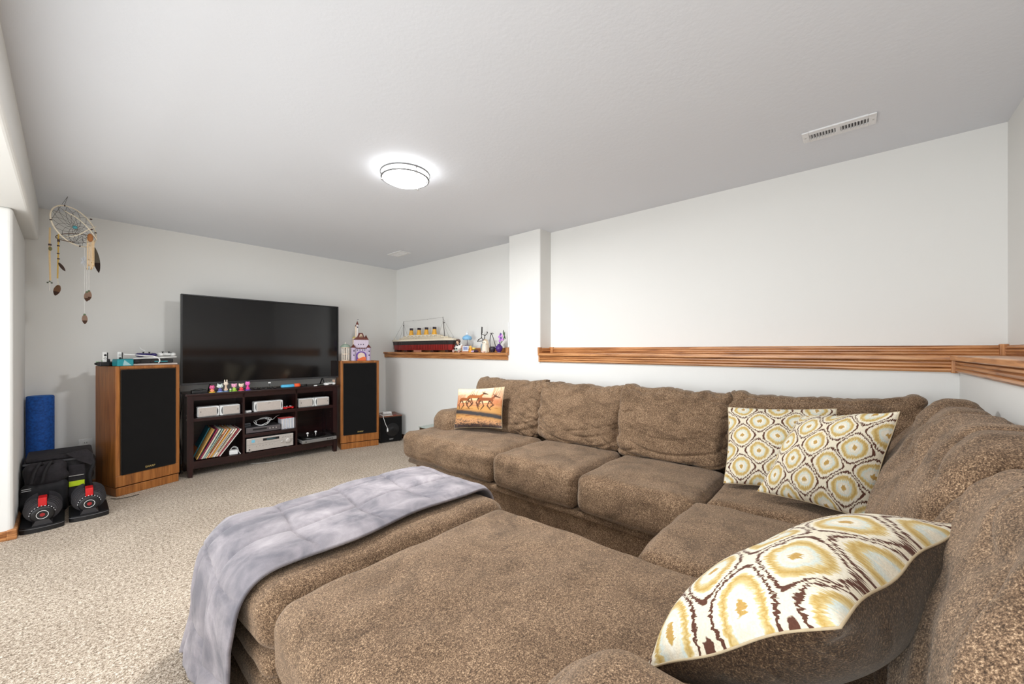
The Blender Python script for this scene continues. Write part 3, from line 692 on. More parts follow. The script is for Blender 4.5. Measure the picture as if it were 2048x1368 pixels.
# ================================================================== MEDIA CONSOLE
CL = (0.752, 4.800, 0); CR = math.radians(-2.4)
def cw(x, y, z):   # console local -> world
    return (CL[0]+x*math.cos(CR)-y*math.sin(CR), CL[1]+x*math.sin(CR)+y*math.cos(CR), z)
t = empty('media_console', CL, CR, 'espresso-stained wooden media console with six open compartments', 'tv stand')
W, D = 1.418, 0.36
b = NB(); bx(b, -0.012, W+0.012, -0.012, D, 0.785, 0.806, 0.003); obj('top_board', b, M_DARKW, t, local=True)
for x in (0, W-0.05):
    for y in (0.0, D-0.055):
        b = NB(); prism(b, [(x, 0.785), (x+0.05, 0.785), (x+0.05, 0.12), (x+0.042, 0), (x+0.008, 0), (x, 0.12)], 'y', y, y+0.05); obj('leg', b, M_DARKWZ, t, local=True)
for x in (0.006, W-0.022):
    b = NB(); bx(b, x, x+0.016, 0.05, D-0.05, 0.105, 0.785); obj('side_panel', b, M_DARKWZ, t, local=True)
b = NB(); bx(b, 0.05, W-0.05, 0.006, 0.028, 0.738, 0.785); obj('apron', b, M_DARKW, t, local=True)
b = NB(); bx(b, 0.05, W-0.05, 0.006, 0.028, 0.078, 0.150); obj('bottom_rail', b, M_DARKW, t, local=True)
b = NB(); bx(b, 0.022, W-0.022, 0.028, D-0.01, 0.128, 0.148); obj('bottom_board', b, M_DARKW, t, local=True)
b = NB(); bx(b, 0.022, W-0.022, D-0.012, D-0.004, 0.148, 0.785); obj('back_panel', b, M_DARKW, t, local=True)
for x in (0.450, 0.953):
    b = NB(); bx(b, x, x+0.018, 0.006, D-0.012, 0.148, 0.785); obj('divider', b, M_DARKWZ, t, local=True)
for x0, x1, z in ((0.022, 0.45, 0.566), (0.468, 0.953, 0.566), (0.468, 0.953, 0.345), (0.971, W-0.022, 0.566)):
    b = NB(); bx(b, x0, x1, 0.010, D-0.012, z-0.033, z, 0.001); obj('shelf', b, M_DARKW, t, local=True)
for z in (0.47, 0.44, 0.41, 0.25):
    b = NB(); cyl(b, (W-0.0235, 0.16, z), 0.004, 0.003, (0, PI/2, 0), 10); obj('peg_hole', b, M_NICKEL, t, local=True)
for z in (0.60, 0.56):
    b = NB(); cyl(b, (-0.001, 0.02, z), 0.004, 0.003, (0, PI/2, 0), 10); obj('screw', b, M_NICKEL, t, local=True)
def con(name, x, y, z, rz=0, label=None, cat=None, group=None):
    return empty(name, cw(x, y, z+0.0006), CR+rz, label, cat, group)
# ---- small satellite speakers and the centre speaker
def satellite(x, z, w, label, slot_right, h=0.10):
    t = con('satellite_speaker', x, 0.035, z, 0, label, 'speaker')
    b = NB(); bx(b, 0, w, 0.008, 0.10, 0, h, 0.010, seg=3); obj('housing', b, M_WHITE, t, local=True)
    b = NB(); g0, g1 = (0.010, w-0.026) if slot_right else (0.026, w-0.010)
    bx(b, g0, g1, 0.0, 0.010, 0.008, h-0.008, 0.003); obj('grille', b, M_SILVERG, t, local=True)
    b = NB(); sx = w-0.014 if slot_right else 0.014; sg = 1 if slot_right else -1
    prism(b, [(sx-0.005*sg+0.007*sg*(1-((z_-h/2)/(h/2-0.015))**2), z_) for z_ in np.linspace(0.015, h-0.015, 8)]+[(sx-0.006*sg, h-0.015), (sx-0.006*sg, 0.015)], 'y', 0.0055, 0.0085)
    obj('port_slot', b, M_BLACK, t, local=True)
    b = NB(); ex = 0.026 if slot_right else w-0.022; bx(b, ex-0.003, ex+0.003, -0.001, 0.001, 0.045, 0.062); obj('badge', b, P(120, 116, 112), t, local=True)
satellite(0.083, 0.566, 0.178, 'white satellite speaker at the left end of the console shelf', True)
satellite(0.264, 0.566, 0.172, 'white satellite speaker beside the console left divider', False)
satellite(0.996, 0.566, 0.172, 'white satellite speaker just right of the console right divider', True)
satellite(1.171, 0.566, 0.168, 'white satellite speaker at the right end of the console shelf', False)
t = con('center_speaker', 0.56, 0.03, 0.566, 0, 'wide white centre speaker in the middle top compartment', 'speaker')
b = NB(); bx(b, 0, 0.275, 0.008, 0.11, 0, 0.108, 0.010, seg=3); obj('housing', b, M_WHITE, t, local=True)
b = NB(); bx(b, 0.026, 0.249, 0.0, 0.010, 0.007, 0.101, 0.003); g = obj('grille', b, M_SILVERG, t, local=True)
text(g, 'SONY', M_DGREY, (0.1375, -0.0005, 0.084), (PI/2, 0, 0), 0.010, 0.0004, 'maker_badge')
for sx, sg in ((0.013, -1), (0.262, 1)):
    b = NB(); prism(b, [(sx-0.004*sg+0.007*sg*(1-((z_-0.054)/0.039)**2), z_) for z_ in np.linspace(0.015, 0.093, 8)]+[(sx-0.005*sg, 0.093), (sx-0.005*sg, 0.015)], 'y', 0.0055, 0.0085); obj('port_slot', b, M_BLACK, t, local=True)
# ---- controller shape
def gamepad(t, cols, s=1.0, z0=0.0):
    body, dark = cols
    b = NB(); ball(b, (0, 0.0, 0.022*s), (0.058*s, 0.034*s, 0.016*s)); ball(b, (-0.055*s, -0.022*s, 0.020*s), (0.024*s, 0.046*s, 0.019*s), (0, 0, 0.35)); ball(b, (0.055*s, -0.022*s, 0.020*s), (0.024*s, 0.046*s, 0.019*s), (0, 0, -0.35))
    obj('shell', b, body, t, True, True)
    for x in (-0.024, 0.024):
        b = NB(); cyl(b, (x*s, -0.012*s, 0.040*s), 0.005*s, 0.012*s, seg=12); cyl(b, (x*s, -0.012*s, 0.047*s), 0.009*s, 0.004*s, seg=16); obj('thumbstick', b, dark, t, local=True)
    b = NB()
    for dx, dy in ((0.01, 0), (-0.01, 0), (0, 0.01), (0, -0.01)): cyl(b, ((0.05+dx)*s, (0.008+dy)*s, 0.038*s), 0.004*s, 0.004*s, seg=10)
    box(b, (-0.05*s, 0.008*s, 0.037*s), (0.022*s, 0.007*s, 0.004*s)); box(b, (-0.05*s, 0.008*s, 0.037*s), (0.007*s, 0.022*s, 0.004*s)); obj('buttons', b, dark, t, local=True)
# ---- top compartments, small items
t = con('red_controller', 0.893, 0.06, 0.566, 0.1, 'shiny red game controller beside the centre speaker', 'controller'); gamepad(t, (M_RED, M_WHITE), 0.70)
t = con('charging_plug', 0.518, 0.07, 0.566, 0.3, 'small white charger and cord left of the centre speaker', 'charger')
b = NB(); bx(b, -0.035, 0.02, -0.016, 0.016, 0, 0.022, 0.006, seg=3); obj('body', b, M_WHITE, t, local=True)
b = NB(); tube(b, spline([(0.02, 0, 0.01), (0.04, 0.02, 0.006), (0.025, 0.05, 0.004), (-0.02, 0.05, 0.004), (-0.034, 0.02, 0.003), (-0.028, -0.03, 0.003)], 8), 0.0022, 6); obj('cord', b, M_WHITE, t, True, True)
# ---- vinyl records leaning
cols = [(24, 96, 110), (216, 168, 92), (62, 50, 60), (150, 34, 78), (228, 214, 190), (206, 214, 208), (150, 176, 172), (226, 196, 150), (196, 110, 70), (236, 224, 200), (224, 160, 60), (188, 176, 160), (240, 236, 228), (214, 196, 170), (232, 222, 206), (160, 60, 70), (226, 218, 210)]
ORD = ['first', 'second', 'third', 'fourth', 'fifth', 'sixth', 'seventh', 'eighth', 'ninth', 'tenth', 'eleventh', 'twelfth', 'thirteenth', 'fourteenth', 'fifteenth', 'sixteenth', 'seventeenth']
RN = ['teal', 'tan', 'charcoal', 'magenta', 'cream', 'pale grey', 'sage green', 'sand', 'rust orange', 'ivory', 'mustard', 'grey beige', 'white', 'beige', 'off-white', 'dusty red', 'light beige']
for k, c in enumerate(cols):
    x = 0.068+k*0.0120; lean = math.radians(25+k*0.66+0.8*math.sin(k*2.1)); dy = 0.025+0.012*((k*7) % 4)/3+(0.13 if k == 0 else 0)
    t = con('record_sleeve', x, dy, 0.149+0.004, 0, None, 'record', 'vinyl records leaning in the console')
    t['label'] = '%s record sleeve, %s from the left in the leaning row' % (RN[k], ORD[k])
    th = 0.0072+0.0012*(k % 3 == 0)
    if k == 0: t['label'] = 'teal record sleeve showing its cover, first of the leaning row'
    R = xf((0, 0, 0), (0, lean, 0))
    b = NB(); bx(b, -th, 0, 0, 0.300, 0.004, 0.312, 0.0008); b.transform(R); obj('sleeve', b, P(*c, 0.6), t, local=True)
    if k in (0, 3, 6, 10):
        b = NB(); bx(b, -th-0.0006, -th-0.0001, 0.02, 0.29, 0.02, 0.10); b.transform(R); obj('cover_print', b, P(*((206, 110, 40) if k == 0 else (240, 230, 200)), 0.6), t, local=True)
    if k % 5 == 2:
        b = NB(); b2 = xf((0, 0, 0)); bx(b, -th*0.7, -th*0.3, -0.010, 0.0, 0.06, 0.26); b.transform(R); obj('record_edge', b, M_BLACK, t, local=True)
t = con('charger_block', 0.382, 0.06, 0.149, -0.15, 'white charger block with coiled cord beside the records', 'charger')
b = NB(); bx(b, -0.038, 0.038, -0.02, 0.03, 0, 0.045, 0.008, seg=3); obj('body', b, M_WHITE, t, local=True)
b = NB(); tube(b, spline([(-0.03, 0, 0.05), (0.0, 0.03, 0.075), (0.035, 0.01, 0.06), (0.02, -0.02, 0.05), (-0.02, -0.01, 0.052), (-0.01, 0.03, 0.062), (0.035, 0.02, 0.05), (0.045, -0.02, 0.02), (0.058, -0.025, 0.006), (0.05, -0.03, 0.003)], 8), 0.0025, 6); obj('cord', b, M_WHITE, t, True, True)
# ---- disc player, cable coil, disc cases
t = con('disc_player', 0.482, 0.02, 0.345, 0, 'flat grey disc player in the middle compartment under a white cable', 'disc player')
b = NB(); bx(b, 0, 0.325, 0.012, 0.26, 0.006, 0.062, 0.003); obj('case', b, M_DGREY, t, local=True)
b = NB(); bx(b, 0, 0.325, 0.0, 0.012, 0.006, 0.062, 0.003); obj('front_panel', b, P(86, 80, 82, 0.35), t, local=True)
b = NB(); bx(b, 0.06, 0.19, -0.0015, 0.001, 0.030, 0.048); obj('disc_tray', b, M_BLACK, t, local=True)
for x in (0.22, 0.25, 0.28):
    b = NB(); cyl(b, (x, -0.001, 0.036), 0.006, 0.004, (PI/2, 0, 0), 12); obj('button', b, M_SILVER, t, local=True)
t = con('white_cable', 0.65, 0.11, 0.345+0.0625, 0, 'white cable coiled loosely on top of the disc player', 'cable')
b = NB(); pts = []
for k in range(48):
    a = k*0.42; r = 0.062+0.018*math.sin(k*0.77); pts.append((r*1.25*math.cos(a), r*0.75*math.sin(a), 0.042+0.030*math.sin(a+0.02*k)+0.008*math.sin(k*0.9)))
pts += [(0.09, -0.02, 0.05), (0.14, 0.02, 0.075), (0.19, 0.06, 0.085)]
tube(b, spline([pts[0]]+pts[::1], 3), 0.0026, 6); obj('cord', b, M_WHITE, t, True, True)
t = con('set_top_box', 0.53, 0.14, 0.345+0.0625, 0, 'small grey box at the back on the disc player', 'box')
b = NB(); bx(b, -0.04, 0.02, 0, 0.08, 0, 0.032, 0.003); obj('case', b, P(90, 92, 96), t, local=True)
b = NB(); bx(b, -0.035, 0.015, -0.001, 0.001, 0.008, 0.022); obj('front_window', b, M_BLACK, t, local=True)
for k in range(9):
    t = con('disc_case', 0.822+k*0.0145, 0.045, 0.345, 0, 'pale disc case, %s from the left in the console middle row' % ORD[k], 'disc case', 'disc cases in the console')
    tn_ = 'spine'
    c = [(206, 206, 212), (222, 222, 226), (190, 194, 204), (214, 214, 220), (170, 178, 192)][k % 5]
    b = NB(); bx(b, 0.0005, 0.0132, 0.001, 0.13, 0.0, 0.116, 0.001); obj('case', b, P(*c, 0.25), t, local=True)
    b = NB(); bx(b, 0.0025, 0.0112, -0.0002, 0.0015, 0.01, 0.108); obj('spine_paper', b, P(*((196, 200, 210) if k % 2 else (226, 222, 220)), 0.6), t, local=True)
t = con('red_disc_case', 0.815, 0.04, 0.345+0.117, 0.1, 'red disc case lying flat across the standing cases', 'disc case')
b = NB(); bx(b, 0, 0.13, 0, 0.10, 0, 0.007, 0.001); obj('case', b, P(190, 40, 46, 0.4), t, local=True)
b = NB(); bx(b, 0.01, 0.12, 0.01, 0.09, 0.007, 0.0076); obj('cover_paper', b, P(220, 120, 110, 0.5), t, local=True)
# ---- receiver
t = con('stereo_receiver', 0.484, 0.01, 0.149, 0, 'silver stereo receiver in the bottom middle compartment', 'receiver')
b = NB(); bx(b, 0.004, 0.443, 0.016, 0.30, 0.010, 0.142, 0.003); obj('case', b, P(150, 146, 142, 0.4, 0.4), t, local=True)
b = NB(); bx(b, 0, 0.447, 0, 0.016, 0.010, 0.145, 0.003); f = obj('front_panel', b, M_SILVER, t, local=True)
b = NB(); bx(b, 0, 0.447, -0.001, 0.001, 0.080, 0.0815); obj('panel_groove', b, P(120, 116, 112), f, local=True)
b = NB(); bx(b, 0.15, 0.305, -0.0015, 0.001, 0.105, 0.130); obj('display', b, M_BLACK, t, local=True)
b = NB(); bx(b, 0.185, 0.27, -0.0022, -0.001, 0.112, 0.122); obj('digits', b, P(60, 90, 96), t, local=True)
for x, z, r, d in ((0.392, 0.072, 0.028, 0.016), (0.333, 0.068, 0.012, 0.012), (0.026, 0.030, 0.007, 0.006)):
    b = NB(); lathe(b, [(r, 0), (r*0.96, d*0.8), (r*0.85, d), (0, d)], (x, 0, z), 28, (PI/2, 0, 0)); obj('knob', b, M_SILVER if r > 0.008 else M_BLACK, t, True, True)
for k in range(7):
    b = NB(); cyl(b, (0.025+k*0.0 if k == 0 else 0.06+k*0.03, -0.002, 0.058), 0.0035, 0.004, (PI/2, 0, 0), 10); obj('button', b, P(150, 146, 142), t, local=True)
for x in (0.335, 0.36, 0.385, 0.41):
    b = NB(); bx(b, x, x+0.014, -0.003, 0.001, 0.112, 0.118); obj('button', b, P(150, 146, 142), t, local=True)
b = NB(); bx(b, 0.045, 0.075, -0.0012, 0, 0.100, 0.128); obj('blue_sticker', b, P(120, 190, 216), t, local=True, label='pale blue sticker')
for x in (0.04, 0.40):
    b = NB(); cyl(b, (x, 0.04, 0.005), 0.016, 0.010, seg=16); cyl(b, (x, 0.24, 0.005), 0.016, 0.010, seg=16); obj('feet', b, M_SILVER, t, local=True)
# ---- turntable, front edge overhanging a little
t = con('turntable', 0.985, -0.05, 0.149, 0.0, 'grey belt-drive turntable under a clear lid in the lower right compartment', 'turntable')
b = NB(); bx(b, 0.02, 0.405, 0.0, 0.33, 0.012, 0.050, 0.006, seg=3); obj('plinth', b, P(134, 132, 130, 0.3, 0.3), t, local=True)
b = NB(); cyl(b, (0.19, 0.17, 0.056), 0.145, 0.012, seg=48); obj('platter', b, M_BLACK, t, local=True)
b = NB(); tube(b, [(0.19+0.147*math.cos(a), 0.17+0.147*math.sin(a), 0.056) for a in np.linspace(0, 2*PI, 48, endpoint=False)], 0.004, 8, True); obj('platter_rim', b, M_NICKEL, t, True, True)
b = NB(); cyl(b, (0.19, 0.17, 0.063), 0.142, 0.003, seg=48); obj('slip_mat', b, M_BLACK, t, local=True)
b = NB(); cyl(b, (0.19, 0.17, 0.069), 0.004, 0.012, seg=10); obj('spindle', b, M_NICKEL, t, local=True)
b = NB(); tube(b, [(0.36, 0.27, 0.076), (0.36, 0.20, 0.076), (0.32, 0.09, 0.073), (0.295, 0.065, 0.072)], 0.0035, 8); cyl(b, (0.36, 0.27, 0.062), 0.02, 0.024, seg=20); obj('tonearm', b, M_NICKEL, t)
gl = Mat('clear_lid', 0.05, 0.5); gl.color((0.62, 0.62, 0.64, 1)); gl.b.inputs['Transmission Weight'].default_value = 1.0; gl.b.inputs['IOR'].default_value = 1.15
b = NB(); x0, x1, y0, y1, z0, z1, tt = 0.025, 0.40, 0.006, 0.325, 0.052, 0.084, 0.003
bx(b, x0, x1, y0, y1, z1-tt, z1); bx(b, x0, x1, y0, y0+tt, z0, z1-tt); bx(b, x0, x1, y1-tt, y1, z0, z1-tt); bx(b, x0, x0+tt, y0+tt, y1-tt, z0, z1-tt); bx(b, x1-tt, x1, y0+tt, y1-tt, z0, z1-tt)
obj('dust_lid', b, gl.m, t, local=True)
for x in (0.30, 0.325, 0.35, 0.06):
    b = NB(); cyl(b, (x, -0.001, 0.031), 0.0065, 0.004, (PI/2, 0, 0), 12); obj('button', b, M_BLACK, t, local=True)
for x in (0.06, 0.37):
    b = NB(); cyl(b, (x, 0.09, 0.006), 0.02, 0.012, seg=16); cyl(b, (x, 0.29, 0.006), 0.02, 0.012, seg=16); obj('feet', b, M_BLACK, t, local=True)
for x, y, l in ((0.10, 0.07, 'left'), (0.20, 0.10, 'right')):
    t2 = con('clear_knob', 0.985+x, -0.05+y, 0.149+0.084, 0, 'small clear glass knob standing %s on the turntable lid' % ('towards the left' if l == 'left' else 'further right and back'), 'knob')
    b = NB(); lathe(b, [(0.010, 0), (0.005, 0.008), (0.004, 0.02)], (0, 0, 0), 12); obj('stem', b, M_NICKEL, t2, True, True)
    b = NB(); ball(b, (0, 0, 0.030), 0.013, u=12, v=8); obj('head', b, M_WHITE, t2, True, True)
# ================================================================== TELEVISION
t = empty('television', (1.48, 4.91, 0.8066), 0, 'large flat black television on top of the media console', 'television')
x0, x1, z0, z1 = 0.722, 2.250, 0.885, 1.775
b = NB(); bx(b, x0+0.012, x1-0.012, 4.898, 4.9045, z0+0.02, z1-0.012); obj('screen', b, M_SCREEN, t)
b = NB(); bx(b, x0, x1, 4.888, 4.935, z1-0.012, z1, 0.002); bx(b, x0, x0+0.012, 4.888, 4.935, z0+0.02, z1-0.012); bx(b, x1-0.012, x1, 4.888, 4.935, z0+0.02, z1-0.012); obj('bezel', b, M_BLACK, t)
b = NB(); bx(b, x0, x1, 4.886, 4.935, z0, z0+0.02, 0.002); obj('lower_bezel', b, P(52, 52, 54, 0.3), t)
b = NB(); bx(b, x0+0.012, x1-0.012, 4.905, 4.93, z0+0.02, z1-0.012); bx(b, x0+0.25, x1-0.25, 4.93, 4.97, z0+0.08, z1-0.3, 0.01); obj('rear_shell', b, M_BLACK, t)
for x in (0.95, 2.06):
    b = NB(); tube(b, [(x, 4.845, 0.812), (x, 4.905, 0.892)], 0.007, 8); tube(b, [(x, 4.975, 0.812), (x, 4.905, 0.892)], 0.007, 8); bx(b, x-0.012, x+0.012, 4.838, 4.985, 0.8068, 0.814, 0.002); obj('foot', b, M_BLACK, t)
# ---- things on the console top
ZT = 0.806
t = con('set_top_box', 0.10, 0.04, ZT, 0, 'black set-top box with a cable at the left end of the console top', 'box')
b = NB(); bx(b, -0.06, 0.06, -0.03, 0.08, 0, 0.028, 0.004); obj('case', b, M_BLACK, t, local=True)
b = NB(); tube(b, spline([(-0.05, 0.0, 0.034), (-0.03, -0.03, 0.04), (0.0, -0.025, 0.045), (0.03, -0.02, 0.034), (0.0, -0.038, 0.006)], 8), 0.003, 6); obj('cord', b, P(40, 40, 42), t, True, True)
def figurine(x, y, basec, bodyc, headc, ears, label, hz=0.055, hs=0.020, flat=1.0):
    t = con('animal_figurine', x, y, ZT, 0, label, 'figurine')
    b = NB(); cyl(b, (0, 0, 0.004), 0.026, 0.008, seg=20); obj('stand', b, P(*basec), t, local=True)
    b = NB(); lathe(b, [(0.013, 0.008), (0.016, 0.016), (0.012, 0.028), (0.007, hz-hs*0.6)], seg=16); ball(b, (-0.012, -0.006, 0.020), (0.006, 0.006, 0.009)); ball(b, (0.012, -0.006, 0.020), (0.006, 0.006, 0.009)); obj('body', b, P(*bodyc), t, True, True)
    b = NB(); ball(b, (0, 0, hz), (hs*1.15, hs*0.85, hs*flat))
    obj('head', b, P(*headc), t, True, True)
    b = NB()
    for s in (-1, 1):
        if ears == 'long': ball(b, (s*hs*0.5, 0, hz+hs*1.5), (hs*0.28, hs*0.2, hs*0.8))
        elif ears == 'round': ball(b, (s*hs*0.85, 0, hz+hs*0.75), (hs*0.38, hs*0.2, hs*0.38))
        else: cyl(b, (s*hs*0.7, 0, hz+hs*0.95), hs*0.32, hs*0.5, (0, s*0.3, 0), 8, 0.001)
    obj('ears', b, P(*headc), t, local=True)
    b = NB()
    for s in (-1, 1): ball(b, (s*hs*0.45, -hs*0.82, hz), (0.0022, 0.0015, 0.003), u=8, v=6)
    obj('eyes', b, M_BLACK, t, local=True)
figurine(0.197, 0.0+0.03, (236, 190, 60), (240, 150, 110), (226, 100, 150), 'pointed', 'pink figurine on a yellow base, leftmost of the toy row', 0.05)
figurine(0.262, 0.035, (150, 180, 226), (90, 90, 160), (226, 238, 232), 'pointed', 'white cat-eared figurine on a pale blue base', 0.058, 0.024, 0.8)
figurine(0.314, 0.055, (130, 160, 200), (228, 196, 170), (240, 224, 206), 'long', 'tallest cream figurine with long ears behind the blue bases', 0.078, 0.019)
figurine(0.380, 0.03, (160, 206, 60), (170, 210, 90), (240, 170, 200), 'round', 'pink-headed figurine on a green base', 0.056, 0.020)
figurine(0.441, 0.03, (220, 90, 110), (220, 60, 70), (240, 220, 196), 'round', 'cream-headed figurine with a red body on a pink base', 0.054, 0.019)
figurine(0.500, 0.04, (110, 70, 180), (226, 60, 150), (240, 120, 200), 'pointed', 'magenta figurine with horns on a purple base', 0.070, 0.020)
t = con('small_mushroom_toy', 0.345, 0.01, ZT, 0, 'tiny pale green toy in front of the figurines', 'toy')
b = NB(); lathe(b, [(0.009, 0), (0.010, 0.008), (0.006, 0.014), (0, 0.015)], seg=14); obj('base', b, P(150, 200, 90), t, True, True)
b = NB(); ball(b, (0, 0, 0.022), (0.010, 0.010, 0.009)); obj('cap', b, P(220, 232, 200), t, True, True)
for x, y, rz, lab in ((0.592, 0.06, 0.3, 'black game controller nearest the magenta figurine'), (0.684, 0.05, 0.3, 'middle black game controller on the console top'), (0.774, 0.05, 0.3, 'black game controller next to the blue and orange cord')):
    t = con('game_controller', x, y, ZT, rz, lab, 'controller'); gamepad(t, (P(44, 41, 39, 0.25), P(120, 110, 96, 0.3)), 0.54)
t = con('small_adapter', 0.718, 0.10, ZT, 0, 'tiny white upright adapter behind the black controllers', 'adapter')
b = NB(); bx(b, -0.004, 0.004, -0.004, 0.004, 0, 0.055, 0.002); obj('stem', b, P(70, 70, 72), t, local=True)
b = NB(); bx(b, -0.013, 0.013, -0.006, 0.006, 0.055, 0.068, 0.004); obj('head', b, M_WHITE, t, local=True)
t = con('coiled_strap', 0.905, 0.045, ZT, 0.05, 'blue and orange coiled strap near the middle of the console top', 'strap')
def coil(name, cx, rx, ry, col, n, r, z0):
    b = NB(); pts = []
    for k in range(n*16+1):
        a = k/16*2*PI; pts.append((cx+rx*(1-0.04*k/16)*math.cos(a), ry*(1-0.06*k/16)*math.sin(a), z0+0.006+0.006*k/16))
    tube(b, pts, r, 6); obj(name, b, col, t, True, True)
coil('blue_coil', -0.02, 0.075, 0.035, P(80, 180, 220), 4, 0.0065, 0.002); coil('orange_coil', 0.075, 0.035, 0.036, P(236, 90, 40), 5, 0.0065, 0.002); coil('black_coil', 0.145, 0.04, 0.03, M_BLACK, 3, 0.004, 0.001)
t = con('small_white_block', 1.168, 0.01, ZT, 0.1, 'tiny white block near the front edge of the console top', 'plug')
b = NB(); bx(b, -0.017, 0.017, -0.009, 0.009, 0, 0.014, 0.003); obj('body', b, M_WHITE, t, local=True)
b = NB(); bx(b, 0.017, 0.023, -0.005, 0.005, 0.003, 0.010, 0.001); obj('connector', b, M_NICKEL, t, local=True)
t = con('white_controller', 1.335, 0.04, ZT, 0.15, 'white game controller at the right end of the console top', 'controller'); gamepad(t, (M_WHITE, P(150, 160, 150)), 0.85)
t = con('silver_remote', 1.25, 0.05, ZT, 0.4, 'thin dark remote lying left of the white controller', 'remote')
b = NB(); bx(b, -0.06, 0.06, -0.014, 0.014, 0, 0.012, 0.004); obj('body', b, P(60, 64, 56, 0.4), t, local=True)
b = NB(); [cyl(b, (-0.04+k*0.012, 0, 0.013), 0.003, 0.002, seg=8) for k in range(7)]; obj('buttons', b, P(190, 190, 180), t, local=True)
t = con('folded_card', 1.41, 0.09, ZT, -0.5, 'small tan card leaning at the right end behind the controller', 'card')
b = NB(); box(b, (0, 0, 0.031), (0.03, 0.002, 0.06), (0.2, 0, 0)); obj('card', b, P(186, 160, 140, 0.7), t, local=True)
b = NB(); box(b, (0, 0.012, 0.028), (0.03, 0.002, 0.056), (-0.25, 0, 0)); obj('back_flap', b, P(150, 130, 116, 0.7), t, local=True)
# floor cord under the console
b = NB(); tube(b, spline([cw(0.55, 0.12, 0.006), cw(0.68, 0.04, 0.006), cw(0.85, 0.03, 0.006), cw(1.0, 0.09, 0.006), cw(1.1, 0.2, 0.006)], 10), 0.004, 8)
recentre(tag(obj('floor_cable', b, P(176, 170, 162), smooth=True), 'pale cable curving on the carpet under the console', 'cable'))
b = NB(); tube(b, spline([(0.235, 4.62, 0.006), (0.27, 4.56, 0.006), (0.34, 4.55, 0.006), (0.40, 4.57, 0.006)], 10), 0.0025, 6)
recentre(tag(obj('floor_cable', b, M_BLACK, smooth=True), 'thin black wire on the carpet in front of the left speaker', 'cable'))
# dark cables hanging between the left speaker and the console
b = NB()
for k, (x, y) in enumerate(((0.705, 4.98), (0.72, 4.96), (0.715, 5.0))):
    tube(b, spline([(x, y, 0.86), (x+0.01, y-0.02, 0.7), (x-0.01+0.01*k, y, 0.45), (x+0.015, y-0.01, 0.2), (x+0.02, y+0.01, 0.01)], 8), 0.004, 6)
recentre(tag(obj('cable_bundle', b, P(26, 22, 24), smooth=True), 'dark cables dropping between the left speaker and console', 'cable'))

# ================================================================== ON THE LEFT SPEAKER
SA = math.radians(18.3)
def sp1(x, y, z=0): return (0.263+x*math.cos(SA)-y*math.sin(SA), 4.638+x*math.sin(SA)+y*math.cos(SA), 1.0945+z)
def on1(name, x, y, z, rz, label, cat): return empty(name, sp1(x, y, z), SA+rz, label, cat)
t = on1('laptop', 0.285, 0.165, 0.0, 0.0, 'closed laptop lying on top of the left speaker', 'laptop')
b = NB(); bx(b, -0.165, 0.165, -0.145, 0.11, 0.001, 0.010, 0.003); obj('base', b, P(200, 186, 176, 0.4), t, local=True)
b = NB(); bx(b, -0.165, 0.165, -0.145, 0.11, 0.0105, 0.015, 0.002); obj('lid', b, P(214, 206, 200, 0.4), t, local=True)
t = on1('game_console', 0.295, 0.18, 0.0155, 0.0, 'flat black game console with white top plates on the laptop', 'game console')
b = NB(); bx(b, -0.13, 0.145, -0.11, 0.11, 0.002, 0.040, 0.006); obj('body', b, P(24, 26, 30, 0.2), t, local=True)
b = NB(); prism(b, [(-0.155, 0.040), (0.165, 0.052), (0.17, 0.058), (0.16, 0.060), (-0.155, 0.050)], 'y', -0.12, 0.12); obj('top_plate', b, M_WHITE, t, local=True)
b = NB(); bx(b, 0.0, 0.10, -0.1115, -0.1095, 0.012, 0.020); obj('disc_slot', b, M_TEAL, t, local=True)
t = on1('purple_controller', 0.243, 0.10, 0.0155+0.0575, 0.1, 'dark purple game controller lying on the game console', 'controller'); gamepad(t, (P(44, 34, 96, 0.35), M_BLACK), 0.94)
t = on1('white_controller', 0.400, 0.12, 0.0155+0.060, -0.1, 'white game controller on the game console nearest the television', 'controller'); gamepad(t, (M_WHITE, M_BLACK), 0.94)
t = on1('white_cable', 0.20, 0.05, 0.06, 0, 'thick white cable arching over the purple controller', 'cable')
b = NB(); tube(b, spline([sp1(0.07, 0.04, 0.10), sp1(0.14, 0.03, 0.093), sp1(0.20, 0.02, 0.086), sp1(0.26, 0.01, 0.080), sp1(0.295, 0.0, 0.06), sp1(0.30, -0.005, 0.035), sp1(0.298, 0.01, 0.021)], 8), 0.0045, 8); obj('cord', b, M_WHITE, t, True)
b = NB(); tube(b, spline([sp1(0.225, 0.16, 0.16), sp1(0.235, 0.14, 0.14), sp1(0.25, 0.11, 0.125)], 6), 0.003, 6); obj('loose_end', b, M_WHITE, t, True)
t = on1('teal_case', 0.055, 0.02, 0.0, 0.05, 'translucent teal plastic box at the left speaker front corner', 'box')
b = NB(); bx(b, -0.045, 0.065, -0.02, 0.06, 0, 0.055, 0.006); obj('body', b, M_TEAL, t, local=True)
b = NB(); bx(b, -0.044, 0.064, -0.019, 0.059, 0.056, 0.060, 0.002); obj('lid', b, P(60, 160, 168, 0.2), t, local=True)
b = NB(); prism(b, [(-0.01, 0.004), (0.05, 0.004), (0.0, 0.052)], 'y', -0.0212, -0.0205); obj('light_facet', b, P(150, 186, 190, 0.2), t, local=True)
